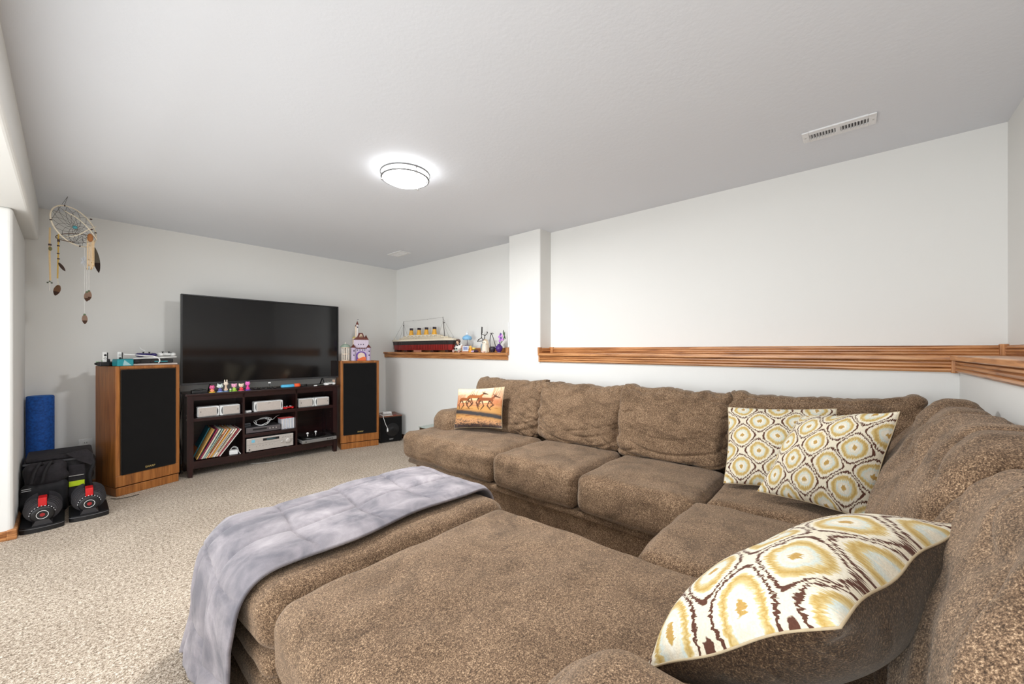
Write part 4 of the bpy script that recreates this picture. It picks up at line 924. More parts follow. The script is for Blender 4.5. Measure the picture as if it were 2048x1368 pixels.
def joycon(x, y, z, lab, left):
    t = on1('handheld_controller', x, y, z, 0.1, lab, 'controller')
    b = NB(); bx(b, -0.017, 0.013, -0.006, 0.006, 0, 0.085, 0.006, seg=3); obj('shell', b, M_WHITE, t, local=True)
    b = NB(); bx(b, 0.013, 0.019, -0.005, 0.005, 0.003, 0.080, 0.001); obj('rail', b, M_BLACK, t, local=True)
    b = NB(); cyl(b, (-0.002, -0.009, 0.058 if left else 0.03), 0.008, 0.006, (PI/2, 0, 0), 16); obj('thumbstick', b, M_BLACK, t, local=True)
    b = NB()
    for dx, dz in ((0.007, 0), (-0.007, 0), (0, 0.007), (0, -0.007)): cyl(b, (-0.002+dx, -0.0065, (0.032 if left else 0.058)+dz), 0.0027, 0.002, (PI/2, 0, 0), 8)
    obj('buttons', b, M_BLACK, t, local=True)
t = on1('charging_dock', -0.03, 0.12, 0.0, 0.0, 'black charging dock behind the teal box', 'dock')
b = NB(); bx(b, -0.03, 0.13, -0.022, 0.022, 0, 0.034, 0.005); obj('base', b, M_BLACK, t, local=True)
b = NB(); bx(b, 0.02, 0.04, -0.01, 0.01, 0.034, 0.06, 0.003); obj('post', b, M_BLACK, t, local=True)
joycon(-0.02, 0.12, 0.0345, 'white handheld controller standing at the left on the dock', True)
joycon(0.075, 0.12, 0.035, 'white handheld controller standing at the right end of the dock', False)
t = on1('black_controller', 0.01, 0.235, 0.0, 0.7, 'black game controller with green lights overhanging the speaker corner', 'controller'); gamepad(t, (M_BLACK, P(110, 190, 90, 0.3)), 0.95)
t = on1('black_pouch', 0.150, 0.020, 0.0155, 0.0, 'small black pouch just right of the teal box', 'pouch')
b = NB(); ball(b, (0, 0.01, 0.020), (0.03, 0.035, 0.020)); obj('body', b, M_NYLON, t, True, True)
b = NB(); tube(b, [(-0.028, 0.01, 0.022), (0, -0.024, 0.024), (0.028, 0.01, 0.022)], 0.0015, 6); obj('zip', b, P(90, 90, 92), t, True, True)

# ================================================================== TOY CASTLE (plain generic one)
KA = math.radians(-15.5)
def sp2(x, y, z=0): return (2.217+x*math.cos(KA)-y*math.sin(KA), 4.763+x*math.sin(KA)+y*math.cos(KA), 1.0945+z)
t = empty('toy_castle', sp2(0.26, 0.13), KA, 'lilac and cream toy castle with brown roofs on the right speaker', 'toy castle')
LIL, CRM, BRN, PNK = P(200, 186, 210), P(226, 206, 184), P(104, 50, 38), P(222, 192, 184)
b = NB(); bx(b, -0.10, 0.10, -0.05, 0.05, 0, 0.15, 0.002); obj('lower_wall', b, LIL, t, local=True)
b = NB(); prism(b, [(-0.062, 0), (0.062, 0), (0.062, 0.07)]+[(0.062*math.cos(a), 0.07+0.05*math.sin(a)) for a in np.linspace(0.2, PI-0.2, 8)]+[(-0.062, 0.07)], 'y', -0.058, -0.05); obj('gate_surround', b, P(104, 70, 150), t, local=True)
b = NB(); cyl(b, (0, -0.060, 0.058), 0.046, 0.006, (PI/2, 0, 0), 28); obj('gate_round', b, P(226, 204, 186), t, local=True)
b = NB(); prism(b, [(-0.05, 0.0), (0.055, 0.0), (0.055, 0.045), (0.02, 0.05), (-0.02, 0.03), (-0.05, 0.02)], 'y', -0.068, -0.0635); obj('orange_bush', b, P(232, 112, 60), t, local=True)
def tower(x, y, r, z0, z1, col, cone, win, conecol=BRN):
    b = NB(); lathe(b, [(r, z0), (r, z1-0.012), (r*1.15, z1-0.008), (r*1.15, z1)], (x, y, 0), 16); g = obj('tower', b, col, t, True, True)
    b = NB(); lathe(b, [(r*1.3, z1), (r*0.8, z1+cone*0.35), (r*0.35, z1+cone*0.7), (0, z1+cone)], (x, y, 0), 16); obj('roof_cone', b, conecol, g, True, True)
    for zz in win:
        b = NB(); bx(b, x-0.006, x+0.006, y-r-0.002, y-r+0.003, zz, zz+0.018); obj('tower_window', b, P(50, 36, 70), g, local=True)
tower(-0.093, -0.045, 0.030, 0, 0.165, LIL, 0.045, (0.06, 0.115)); tower(0.093, -0.045, 0.026, 0, 0.165, LIL, 0.045, (0.06, 0.11))
b = NB(); bx(b, -0.085, 0.095, -0.035, 0.05, 0.15, 0.268, 0.002); bx(b, -0.087, 0.097, -0.040, 0.0, 0.235, 0.242); obj('middle_wall', b, P(214, 200, 216), t, local=True)
b = NB()
for k in range(7): box(b, (-0.06+k*0.02, -0.05, 0.158), (0.011, 0.008, 0.016))
obj('battlement', b, BRN, t, local=True)
for x, z in ((-0.03, 0.20), (0.0, 0.20), (0.03, 0.20), (-0.045, 0.128), (-0.015, 0.128), (0.018, 0.128), (0.045, 0.128)):
    b = NB(); yy = -0.036 if z > 0.15 else -0.051; bx(b, x-0.005, x+0.005, yy-0.002, yy+0.002, z, z+0.014); obj('window', b, P(50, 36, 70), t, local=True)
tower(-0.075, 0.0, 0.022, 0.15, 0.285, CRM, 0.03, (0.22,), P(200, 180, 110)); tower(0.07, 0.0, 0.024, 0.15, 0.275, CRM, 0.06, (0.22,))
b = NB(); bx(b, -0.045, 0.045, -0.03, 0.04, 0.27, 0.30, 0.002); obj('upper_wall', b, PNK, t, local=True)
b = NB(); prism(b, [(-0.045, 0.30), (0.045, 0.30), (0.022, 0.355), (-0.022, 0.355)], 'y', -0.032, 0.042); obj('mansard_roof', b, BRN, t, local=True)
b = NB(); prism(b, [(-0.016, 0.295), (0.016, 0.295), (0.016, 0.325), (0, 0.345), (-0.016, 0.325)], 'y', -0.04, -0.02); obj('dormer', b, CRM, t, local=True)
b = NB(); bx(b, -0.008, 0.008, -0.042, -0.039, 0.30, 0.322); obj('dormer_window', b, P(120, 92, 40), t, local=True)
b = NB(); prism(b, [(-0.095, 0.268), (0.10, 0.268), (0.05, 0.300), (-0.05, 0.300)], 'y', -0.042, 0.05); obj('hip_roof', b, BRN, t, local=True)
tower(-0.035, 0.01, 0.015, 0.30, 0.462, P(226, 222, 220), 0.055, (0.42,)); tower(-0.055, 0.005, 0.009, 0.28, 0.44, CRM, 0.02, ())
b = NB(); tube(b, [(-0.035, 0.01, 0.51), (-0.035, 0.01, 0.535)], 0.001, 6); bx(b, -0.035, -0.018, 0.0095, 0.0105, 0.525, 0.534); obj('pennant', b, P(120, 120, 124), t, local=True)
t = empty('toy_pavilion', sp2(0.075, 0.10), KA, 'small round cream toy pavilion with green roof left of the castle', 'toy')
b = NB(); cyl(b, (0, 0, 0.006), 0.05, 0.012, seg=24); cyl(b, (0, 0, 0.085), 0.046, 0.010, seg=24); cyl(b, (0, 0, 0.168), 0.05, 0.012, seg=24); obj('floors', b, CRM, t, local=True)
for k in range(8):
    a = k*PI/4+0.2; b = NB(); cyl(b, (0.041*math.cos(a), 0.041*math.sin(a), 0.088), 0.006, 0.15, seg=8); obj('column', b, P(240, 230, 214), t, local=True)
b = NB(); cyl(b, (0, 0, 0.09), 0.020, 0.15, seg=16); obj('core', b, P(170, 160, 150), t, local=True)
b = NB(); lathe(b, [(0.060, 0.172), (0.058, 0.180), (0.045, 0.198), (0.02, 0.212), (0, 0.215)], seg=24); obj('roof', b, P(150, 166, 150), t, True, True)
b = NB(); lathe(b, [(0.008, 0.212), (0.010, 0.222), (0.004, 0.23), (0, 0.236)], seg=12); obj('finial', b, P(220, 214, 200), t, True, True)

# ================================================================== MODEL OCEAN LINER
XS = 3.172
t = empty('model_ocean_liner', (XS, 4.41, SILL+0.0005), 0, 'long brick-built model ocean liner with four yellow and black funnels', 'model ship')
def hull(name, z0, z1, ya0, ya1, yb0, yb1, w0, w1, mt):
    """lofted hull section between z0 (lower outline) and z1; y from stern (small y) to bow (large y)"""
    n = 40; rings = []
    for (z, y0, y1, w) in ((z0, ya0, ya1, w0), (z1, yb0, yb1, w1)):
        L = []
        for k in range(n+1):
            s = k/n; y = y0+(y1-y0)*s; hw = w*min(1, (1-s)/0.22)**0.7*min(1, 0.35+s/0.10*0.65)
            L.append((max(hw, 0.002), y))
        rings.append((z, L))
    b = NB(); R = []
    for z, L in rings:
        R.append([b.verts.new((XS-w, y, z)) for w, y in L]+[b.verts.new((XS+w, y, z)) for w, y in L[::-1]])
    m = len(R[0])
    for k in range(m): b.faces.new((R[0][k], R[0][(k+1) % m], R[1][(k+1) % m], R[1][k]))
    b.faces.new(R[0][::-1]); b.faces.new(R[1]); bmesh.ops.recalc_face_normals(b, faces=b.faces[:])
    return obj(name, b, mt, t)
hull('lower_hull', 1.228, 1.300, 3.78, 5.09, 3.76, 5.11, 0.045, 0.060, P(150, 40, 36))
hull('black_hull', 1.300, 1.352, 3.752, 5.11, 3.735, 5.14, 0.060, 0.063, P(40, 36, 36))
hull('white_upper_hull', 1.352, 1.376, 3.735, 5.14, 3.73, 5.155, 0.063, 0.064, P(232, 222, 200))
b = NB()
for y in np.arange(3.80, 5.05, 0.035): bx(b, XS-0.0615, XS-0.058, y, y+0.002, 1.236, 1.35)
obj('plate_seams', b, P(60, 22, 22), t)
for i, (y0, y1, z0, z1, w) in enumerate(((3.86, 4.88, 1.376, 1.392, 0.056), (3.93, 4.83, 1.392, 1.408, 0.050), (4.02, 4.80, 1.408, 1.424, 0.044), (4.08, 4.72, 1.424, 1.434, 0.036))):
    b = NB(); bx(b, XS-w, XS+w, y0, y1, z0, z1, 0.001); g = obj('deck_house', b, P(236, 226, 204) if i % 2 else P(224, 210, 184), t)
    b = NB()
    for y in np.arange(y0+0.02, y1-0.02, 0.02): bx(b, XS-w-0.001, XS-w+0.001, y, y+0.008, z0+0.005, z1-0.004)
    obj('deck_windows', b, P(110, 96, 84), g)
for y in (4.148, 4.321, 4.487, 4.668):
    b = NB(); lathe(b, [(0.036, 0), (0.030, 0.02), (0.024, 0.062), (0.024, 0.070)], (XS, y, 1.434), 20, (0.06, 0, 0)); g = obj('funnel', b, P(226, 166, 50), t, True)
    b = NB(); lathe(b, [(0.0245, 0.070), (0.025, 0.098), (0.021, 0.099), (0.02, 0.09), (0, 0.09)], (XS, y, 1.434), 20, (0.06, 0, 0)); obj('funnel_top', b, P(40, 28, 40), g, True)
for y, z0, z1 in ((4.848, 1.39, 1.64), (3.935, 1.39, 1.655)):
    b = NB(); tube(b, [(XS, y, z0), (XS, y+(0.035 if y < 4 else 0.005), z1)], 0.004, 8, rads=[0.005, 0.003]); g = obj('mast', b, P(70, 62, 60), t)
    b = NB(); ball(b, (XS, y+0.01, z0+0.19), 0.008, u=8, v=6); obj('crow_nest', b, P(60, 50, 50), g)
rig = [((4.853, 1.635), (3.97, 1.65)), ((4.853, 1.63), (5.10, 1.385)), ((4.853, 1.60), (4.95, 1.385)), ((4.853, 1.60), (4.74, 1.40)), ((3.97, 1.64), (3.75, 1.385)), ((3.97, 1.60), (3.84, 1.385)), ((3.97, 1.60), (4.06, 1.42))]
b = NB()
for (ya, za), (yb, zb) in rig: tube(b, [(XS, ya, za), (XS, (ya+yb)/2, (za+zb)/2-0.004), (XS, yb, zb)], 0.0011, 5)
for y in (4.3, 4.62): ball(b, (XS, y, 1.640), 0.004, u=8, v=6)
obj('rigging', b, P(96, 90, 88), t)
for y in (3.85, 4.15, 4.75, 5.0):
    b = NB(); bx(b, XS-0.04, XS+0.04, y-0.03, y+0.03, SILL+0.001, 1.232, 0.002); obj('cradle', b, P(60, 30, 24), t)
b = NB(); bx(b, XS-0.078, XS-0.070, 4.33, 4.50, SILL+0.001, 1.226, 0.001); obj('name_plate', b, P(180, 120, 96), t)
for y in (3.80, 3.83, 5.02, 5.06):
    b = NB(); tube(b, [(XS-0.03, y, 1.376), (XS-0.03, y, 1.40), (XS-0.03, y+0.02, 1.415)], 0.002, 6); obj('deck_crane', b, P(220, 210, 190), t)
for k in range(8):
    b = NB(); ball(b, (XS-0.054, 4.10+k*0.085, 1.415), (0.006, 0.020, 0.006), u=10, v=6); obj('lifeboat', b, P(240, 234, 220), t)

# ================================================================== TRINKETS ON THE TOY LEDGE
def led(name, y, label, cat, x=3.14): return empty(name, (x, y, SILL+0.0005), 0, label, cat)
t = led('doll_on_cart', 3.615, 'brown-haired doll riding a black and white spotted cart beside the ship', 'toy', 3.12)
b = NB(); ball(b, (0, 0, 0.062), (0.030, 0.062, 0.032)); ball(b, (0, -0.055, 0.085), (0.020, 0.024, 0.022)); obj('spotted_body', b, P(236, 232, 226), t, True, True)
b = NB()
for y, z in ((0.03, 0.075), (-0.01, 0.085), (0.0, 0.045), (0.045, 0.05), (-0.05, 0.098)): ball(b, (-0.022, y, z), (0.012, 0.014, 0.010), u=10, v=8)
obj('black_spots', b, M_BLACK, t, True, True)
for y in (-0.05, 0.05):
    b = NB(); cyl(b, (-0.030, y, 0.017), 0.017, 0.012, (0, PI/2, 0), 20); cyl(b, (0.030, y, 0.017), 0.017, 0.012, (0, PI/2, 0), 20); obj('wheels', b, P(206, 170, 160), t, local=True)
b = NB(); bx(b, -0.034, 0.03, -0.06, 0.03, 0.018, 0.036, 0.008, seg=3); obj('pale_tray', b, P(206, 222, 210), t, local=True)
b = NB(); lathe(b, [(0.020, 0.07), (0.018, 0.09), (0.010, 0.11)], seg=14); obj('doll_dress', b, P(222, 180, 160), t, True, True)
b = NB(); ball(b, (-0.004, 0, 0.125), 0.021); obj('doll_head', b, P(226, 186, 156), t, True, True)
b = NB(); ball(b, (0.004, 0, 0.134), (0.026, 0.028, 0.026)); ball(b, (0.0, 0.022, 0.146), (0.014, 0.016, 0.012)); ball(b, (0.0, -0.020, 0.140), (0.013, 0.014, 0.018)); obj('doll_hair', b, P(84, 56, 42), t, True, True)
t = led('parasol_carousel', 3.475, 'blue parasol toy on a pole above a small white box', 'toy')
b = NB(); bx(b, -0.03, 0.03, -0.052, 0.055, 0.012, 0.078, 0.004); obj('box', b, P(216, 220, 226), t, local=True)
b = NB(); bx(b, -0.034, -0.028, -0.055, 0.058, 0.0, 0.012); bx(b, 0.028, 0.034, -0.055, 0.058, 0, 0.012); bx(b, -0.035, 0.035, 0.055, 0.062, 0, 0.082, 0.002); obj('skids', b, P(196, 130, 90), t, local=True)
b = NB(); bx(b, -0.0315, -0.0295, -0.04, 0.03, 0.03, 0.065); obj('label_panel', b, P(150, 160, 200), t, local=True)
b = NB(); cyl(b, (0, 0, 0.083), 0.030, 0.008, seg=20); cyl(b, (0, 0, 0.12), 0.003, 0.075, seg=8); obj('pole', b, P(84, 60, 84), t, local=True)
b = NB(); lathe(b, [(0.052, 0.150), (0.060, 0.165), (0.052, 0.185), (0.030, 0.200), (0.008, 0.206)], seg=12); lathe(b, [(0.052, 0.150), (0.03, 0.16), (0.0, 0.162)], seg=12); obj('canopy', b, P(130, 184, 222), t, True, True)
b = NB(); ball(b, (0, 0, 0.222), (0.016, 0.016, 0.018)); ball(b, (0, 0, 0.246), 0.007); obj('finial', b, P(226, 230, 232), t, True, True)
t = led('orange_bear_toy', 3.396, 'small orange and yellow animal toy beside the blue parasol box', 'toy', 3.12)
b = NB(); lathe(b, [(0.018, 0), (0.024, 0.015), (0.022, 0.04), (0.012, 0.055)], seg=16); obj('body', b, P(236, 160, 50), t, True, True)
b = NB(); ball(b, (0, 0, 0.062), 0.017); obj('head', b, P(240, 186, 90), t, True, True)
b = NB(); ball(b, (-0.016, 0, 0.030), (0.008, 0.012, 0.018)); obj('belly', b, P(120, 70, 30), t, True, True)
t = led('yellow_block_toy', 3.345, 'small yellow and dark block toy between the orange toy and the vase', 'toy', 3.13)
b = NB(); bx(b, -0.015, 0.015, -0.018, 0.018, 0, 0.035, 0.004); obj('base', b, P(110, 100, 60), t, local=True)
b = NB(); bx(b, -0.014, 0.014, -0.014, 0.018, 0.036, 0.058, 0.004); obj('upper_block', b, P(236, 206, 110), t, local=True)
t = led('lilac_shell_toy', 3.315, 'tiny lilac and white round toy at the ledge front', 'toy', 3.085)
b = NB(); ball(b, (0, 0, 0.012), (0.012, 0.022, 0.012)); obj('body', b, P(196, 170, 206), t, True, True)
b = NB(); ball(b, (-0.004, 0.02, 0.012), (0.009, 0.008, 0.009)); obj('head', b, P(236, 226, 236), t, True, True)
t = led('dark_toy_car', 3.262, 'low dark purple toy car in front of the glass vase', 'toy', 3.085)
b = NB(); bx(b, -0.012, 0.012, -0.028, 0.028, 0.006, 0.020, 0.005); bx(b, -0.010, 0.010, -0.016, 0.014, 0.020, 0.030, 0.005); obj('body', b, P(70, 36, 60), t, local=True)
b = NB()
for y in (-0.018, 0.018): cyl(b, (0, y, 0.006), 0.006, 0.028, (0, PI/2, 0), 12)
obj('wheels', b, M_BLACK, t, local=True)
# glass vase with a wire ornament
t = led('glass_vase', 3.222, 'small pale blue glass vase holding a black wire sculpture', 'vase', 3.155)
gv = Mat('blue_glass', 0.08); gv.color((0.62, 0.74, 0.80, 1)); gv.b.inputs['Transmission Weight'].default_value = 0.7; gv.b.inputs['IOR'].default_value = 1.3
b = NB(); lathe(b, [(0.022, 0), (0.026, 0.01), (0.026, 0.07), (0.020, 0.095), (0.023, 0.100), (0.020, 0.098), (0.017, 0.09), (0.022, 0.065), (0.022, 0.012), (0, 0.008)], seg=24); obj('glass', b, gv.m, t, True, True)
b = NB(); lathe(b, [(0.021, 0.010), (0.021, 0.045), (0, 0.046)], seg=20); obj('coloured_filling', b, P(190, 120, 96), t, True, True)
t = empty('wire_sculpture', (3.155, 3.222, SILL+0.10), 0, 'black wire molecule-like sculpture rising from the glass vase', 'ornament')
K = P(34, 30, 30, 0.5)
def wy(y, z): return (3.155, 3.24-(y-3.24), z)
J = {'a': (3.222, 1.305), 'b': (3.215, 1.335), 'c': (3.245, 1.372), 'd': (3.205, 1.352), 'e': (3.188, 1.395), 'f': (3.243, 1.412), 'g': (3.239, 1.497), 'h': (3.295, 1.35), 'i': (3.31, 1.333), 'j': (3.19, 1.398), 'k': (3.165, 1.408), 'l': (3.152, 1.428), 'm': (3.158, 1.440)}
J = {k: (3.155, v[0], v[1]) for k, v in J.items()}
b = NB()
for seq in ('abc', 'cf', 'fg', 'fj', 'jd', 'db', 'ch', 'hi', 'ib'): 
    for p, q in zip(seq, seq[1:]): tube(b, [J[p], J[q]], 0.004, 6)
tube(b, spline([J['j'], J['k'], J['l'], J['m']], 5), 0.004, 6); tube(b, [J['f'], J['g']], 0.0065, 6)
obj('wire', b, K, t)
b = NB()
for k in 'bcdfhijl': ball(b, J[k], 0.007, u=8, v=6)
for k in range(5): ball(b, (3.155, 3.234, 1.43+k*0.014), 0.006, u=8, v=6)
obj('beads', b, K, t)
# cream bird-like figure
t = led('cream_owl_figure', 3.148, 'cream-coloured ghostly owl figure with dark eyes on the ledge', 'figurine', 3.115)
b = NB(); lathe(b, [(0.036, 0), (0.040, 0.02), (0.036, 0.06), (0.030, 0.085), (0.026, 0.10)], seg=20); obj('body', b, P(226, 214, 196), t, True, True)
b = NB(); ball(b, (0, 0, 0.108), (0.030, 0.034, 0.030)); obj('head', b, P(236, 224, 206), t, True, True)
b = NB(); tube(b, spline([(0.0, 0.02, 0.132), (0, -0.01, 0.145), (0, -0.038, 0.125), (0.0, -0.05, 0.08), (0.0, -0.052, 0.03), (0, -0.056, 0.004)], 6), 0.009, 8); obj('tan_cloak', b, P(196, 176, 150), t, True, True)
b = NB()
for y in (-0.012, 0.014): ball(b, (-0.028, y, 0.112), (0.003, 0.005, 0.006), u=8, v=6)
obj('eyes', b, M_BLACK, t, True, True)
b = NB()
for y in (-0.018, 0.016): ball(b, (-0.030, y, 0.012), (0.012, 0.013, 0.011), u=10, v=8)
obj('feet', b, P(226, 190, 180), t, True, True)
# black pumpkin lantern with tall handle
t = led('black_basket', 3.035, 'small black basket with a tall looped handle', 'basket', 3.12)
b = NB(); lathe(b, [(0.018, 0.006), (0.030, 0.020), (0.034, 0.045), (0.028, 0.066), (0.022, 0.066), (0.028, 0.045), (0.0, 0.02)], seg=16); obj('bowl', b, P(42, 34, 48), t, True, True)
b = NB()
for a in range(4): ball(b, (0.018*math.cos(a*PI/2+0.8), 0.018*math.sin(a*PI/2+0.8), 0.006), 0.007, u=8, v=6)
obj('feet', b, P(70, 56, 50), t, True, True)
b = NB(); tube(b, spline([(0, 0.030, 0.055), (0, 0.040, 0.12), (0, 0.030, 0.185), (0, 0.015, 0.208), (0, 0.0, 0.185), (0, -0.028, 0.12), (0, -0.050, 0.06)], 8), 0.004, 8); obj('handle', b, P(50, 42, 42), t, True, True)
b = NB(); ball(b, (0, 0.012, 0.212), (0.005, 0.006, 0.006), u=8, v=6)
for s in (-1, 1): tube(b, [(0, 0.012, 0.212), (0, 0.012+s*0.012, 0.218), (0, 0.012+s*0.026, 0.210)], 0.003, 6)
obj('bat_finial', b, P(40, 34, 34), t, True, True)
t = led('purple_vase', 2.938, 'round dark purple vase holding lilac flowers', 'vase', 3.125)
b = NB(); lathe(b, [(0.016, 0.006), (0.034, 0.022), (0.041, 0.045), (0.036, 0.068), (0.018, 0.084), (0.016, 0.095), (0.012, 0.094), (0, 0.06)], seg=24); obj('body', b, P(74, 44, 118, 0.2), t, True, True)
b = NB(); cyl(b, (0, 0, 0.003), 0.022, 0.006, seg=20); obj('foot_ring', b, P(120, 100, 130), t, True, True)
t = empty('flower_bunch', (3.125, 2.93, SILL+0.09), 0, 'lilac and purple artificial flowers with green leaves in the purple vase', 'flowers')
fl = [(2.925, 1.33), (2.905, 1.36), (2.895, 1.385), (2.930, 1.375), (2.91, 1.40), (2.885, 1.345), (2.915, 1.345)]
b = NB()
for y, z in fl: tube(b, spline([(3.125, 2.935, 1.285), (3.125, (y+2.935)/2, (z+1.285)/2-0.005), (3.125, y, z)], 4), 0.002, 5)
obj('stems', b, P(70, 60, 70), t)
for k, (y, z) in enumerate(fl):
    b = NB()
    for a in range(5):
        an = a*2*PI/5+k; ball(b, (3.118, y+0.010*math.cos(an), z+0.010*math.sin(an)), (0.004, 0.009, 0.006), (an, 0, 0), u=8, v=6)
    ball(b, (3.113, y, z), 0.004, u=8, v=6); obj('blossom', b, P(*[(196, 130, 220), (96, 60, 150), (220, 150, 226)][k % 3]), t, True)
for y, z, ln, rt in ((2.868, 1.36, 0.05, 0.5), (2.860, 1.40, 0.06, 0.15), (2.875, 1.42, 0.06, 0.0), (2.855, 1.37, 0.05, -0.4)):
    b = NB(); ball(b, (3.125, y, z), (0.002, 0.008, ln/2), (rt, 0, 0), u=8, v=8); tube(b, [(3.125, y, z-ln*0.4), (3.125, 2.915, 1.30)], 0.0015, 5); obj('leaf', b, P(60, 90, 50), t, True)
b = NB(); bx(b, 3.10, 3.245, 2.7765, 2.7865, SILL+0.057, 1.527, 0.003); 
t = empty('white_board', (3.17, 2.782, SILL), 0, 'thin white board standing on edge against the column', 'board')
obj('panel', b, P(244, 244, 242), t); b = NB(); bx(b, 3.105, 3.24, 2.7775, 2.7865, SILL+0.0005, SILL+0.057); obj('lower_edge', b, P(236, 236, 234), t)

# ================================================================== DREAMCATCHER
t = empty('dreamcatcher', (0.035, 4.60, 2.19), 0, 'round dreamcatcher with netting, beaded straps and feathers hanging in the far left corner', 'dreamcatcher')
C0 = Vector((0.034, 4.60, 2.197)); U = Vector((-0.085, -0.06, 0.125)); V = Vector((0.085, 0.08, 0.075))
BONE = P(232, 220, 198, 0.6); STR = P(84, 80, 76, 0.8); STRAP = P(214, 186, 140, 0.7); BEAD = P(60, 36, 30); BRNF = P(130, 94, 66, 0.8)
def hoop(C, U, V, n=56): return [C+U*math.cos(a)+V*math.sin(a) for a in np.linspace(0, 2*PI, n, endpoint=False)]
H1 = hoop(C0, U, V)
b = NB(); tube(b, H1, 0.0050, 8, True); obj('hoop', b, BONE, t, True)
C2 = Vector((0.045, 4.62, 2.115)); H2 = hoop(C2, Vector((0.105, 0.0, 0.02)), Vector((-0.02, 0.08, 0.045)))
b = NB(); tube(b, H2[:40], 0.003, 8); obj('inner_hoop', b, P(120, 100, 84, 0.7), t, True)
for pts in (((-0.02, 4.56, 2.30), (0.05, 4.55, 2.255), (0.11, 4.56, 2.19), (0.155, 4.60, 2.12)), ((-0.01, 4.56, 2.10), (0.05, 4.55, 2.125), (0.11, 4.56, 2.185), (0.15, 4.60, 2.225))):
    b = NB(); tube(b, spline([Vector(p) for p in pts], 8), 0.0036, 8); obj('bone_strip', b, BONE, t, True)
# netting: strings sagging towards a turquoise bead at the middle
b = NB(); M_ = 14; K2 = Vector((0.038, 4.55, 2.18)); prev = [H1[i*4] for i in range(M_)]
for ring in range(6):
    f = (ring+1)/7.0
    cur = []
    for i in range(M_):
        a = prev[i].lerp(prev[(i+1) % M_], 0.5); p = a.lerp(K2, 0.26+0.05*ring) + Vector((0, 0.012*math.sin(ring), 0)); cur.append(p)
        tube(b, [prev[i], p], 0.0011, 4); tube(b, [p, prev[(i+1) % M_]], 0.0011, 4)
    prev = cur
o = obj('web', b, STR, t)
b = NB(); prev = [H2[i*4] for i in range(13)]; K3 = Vector((0.06, 4.63, 2.07))
for ring in range(4):
    cur = []
    for i in range(len(prev)-1):
        p = prev[i].lerp(prev[i+1], 0.5).lerp(K3, 0.28); cur.append(p); tube(b, [prev[i], p], 0.0010, 4); tube(b, [p, prev[i+1]], 0.0010, 4)
    prev = cur
obj('web', b, STR, t)
b = NB(); ball(b, (0.037, 4.54, 2.180), (0.014, 0.010, 0.012), u=10, v=8); obj('turquoise_stone', b, P(70, 150, 160), t)
for p in (H1[3], H1[19], H1[33], H1[47], Vector((0.125, 4.57, 2.19)), Vector((0.122, 4.57, 2.27))):
    b = NB(); ball(b, p, (0.008, 0.008, 0.006), u=10, v=8); obj('hide_knot', b, BEAD, t)
def feather(p, ln, w, rx, mat, tip=None, rz=0):
    pts = []; n = 10
    for k in range(n+1):
        s = k/n; hw = w*math.sin(PI*min(1, s*0.92+0.08))**0.7*(1 if k < n else 0.15); pts.append((s, hw))
    for (a, e, mm, nm) in ((0, n if not tip else 6, mat, 'feather'),)+(((6, n, tip, 'feather_tip'),) if tip else ()):
        b = NB(); L = [b.verts.new((-hw, 0, -s*ln)) for s, hw in pts[a:e+1]]; C_ = [b.verts.new((0, -0.003, -s*ln)) for s, hw in pts[a:e+1]]; R_ = [b.verts.new((hw, 0, -s*ln)) for s, hw in pts[a:e+1]]
        for k in range(e-a): b.faces.new((L[k], C_[k], C_[k+1], L[k+1])); b.faces.new((C_[k], R_[k], R_[k+1], C_[k+1]))
        b.transform(xf(p, (0, rx, rz))); bmesh.ops.solidify(b, geom=b.faces[:], thickness=0.0012); obj(nm, b, mm, t)
def strap(pts, w, beads, mat=STRAP):
    b = NB(); tube(b, pts, w/2, 6); s = obj('strap', b, mat, t)
    for (x, z, hh) in beads:
        b = NB(); cyl(b, (x, 4.595, z), w*0.75, hh, seg=10); obj('bead', b, BEAD, s)
strap([(-0.090, 4.60, 2.16), (-0.092, 4.60, 1.96), (-0.088, 4.60, 1.76)], 0.012, [(-0.09, 2.03, 0.012)])
b = NB(); ball(b, (-0.088, 4.595, 2.00), (0.010, 0.008, 0.016), u=10, v=8); obj('tuft', b, P(120, 112, 70, 0.8), t)
b = NB(); tube(b, [(-0.090, 4.60, 1.76), (-0.092, 4.60, 1.68)], 0.0022, 6); obj('cord', b, P(220, 214, 206), t)
for dx in (-0.010, 0.0, 0.010):
    b = NB(); ball(b, (-0.091+dx, 4.60, 1.752-abs(dx)), 0.006, u=8, v=6); obj('bead', b, P(90, 96, 80), t)
strap([(-0.047, 4.59, 2.12), (-0.049, 4.60, 1.95), (-0.052, 4.60, 1.78)], 0.010, [(-0.047, 2.07, 0.020), (-0.048, 2.03, 0.010), (-0.049, 1.97, 0.008), (-0.047, 1.93, 0.008)], P(196, 160, 80, 0.7))
b = NB(); tube(b, [(-0.052, 4.60, 1.78), (-0.047, 4.60, 1.72)], 0.002, 6); obj('cord', b, P(214, 206, 180), t)
feather((-0.046, 4.595, 1.728), 0.085, 0.018, 0.22, BRNF, P(74, 48, 34, 0.8))
feather((-0.046, 4.595, 1.90), 0.07, 0.010, -0.5, P(90, 70, 60, 0.8))
for k, (x, z0, z1) in enumerate(((0.103, 2.12, 1.87), (0.112, 2.13, 1.90), (0.122, 2.12, 1.87), (0.130, 2.11, 1.88), (0.138, 2.11, 1.90))):
    strap([(x, 4.585, z0), (x, 4.59, z1)], 0.007, [(x, z1+0.006, 0.01)]+([(x, z1+0.05, 0.008)] if k % 2 else []), P(232, 200, 156, 0.7))
b = NB(); ball(b, (0.118, 4.58, 2.125), (0.017, 0.012, 0.034), u=12, v=8); obj('hide_patch', b, P(170, 110, 60, 0.8), t, True)
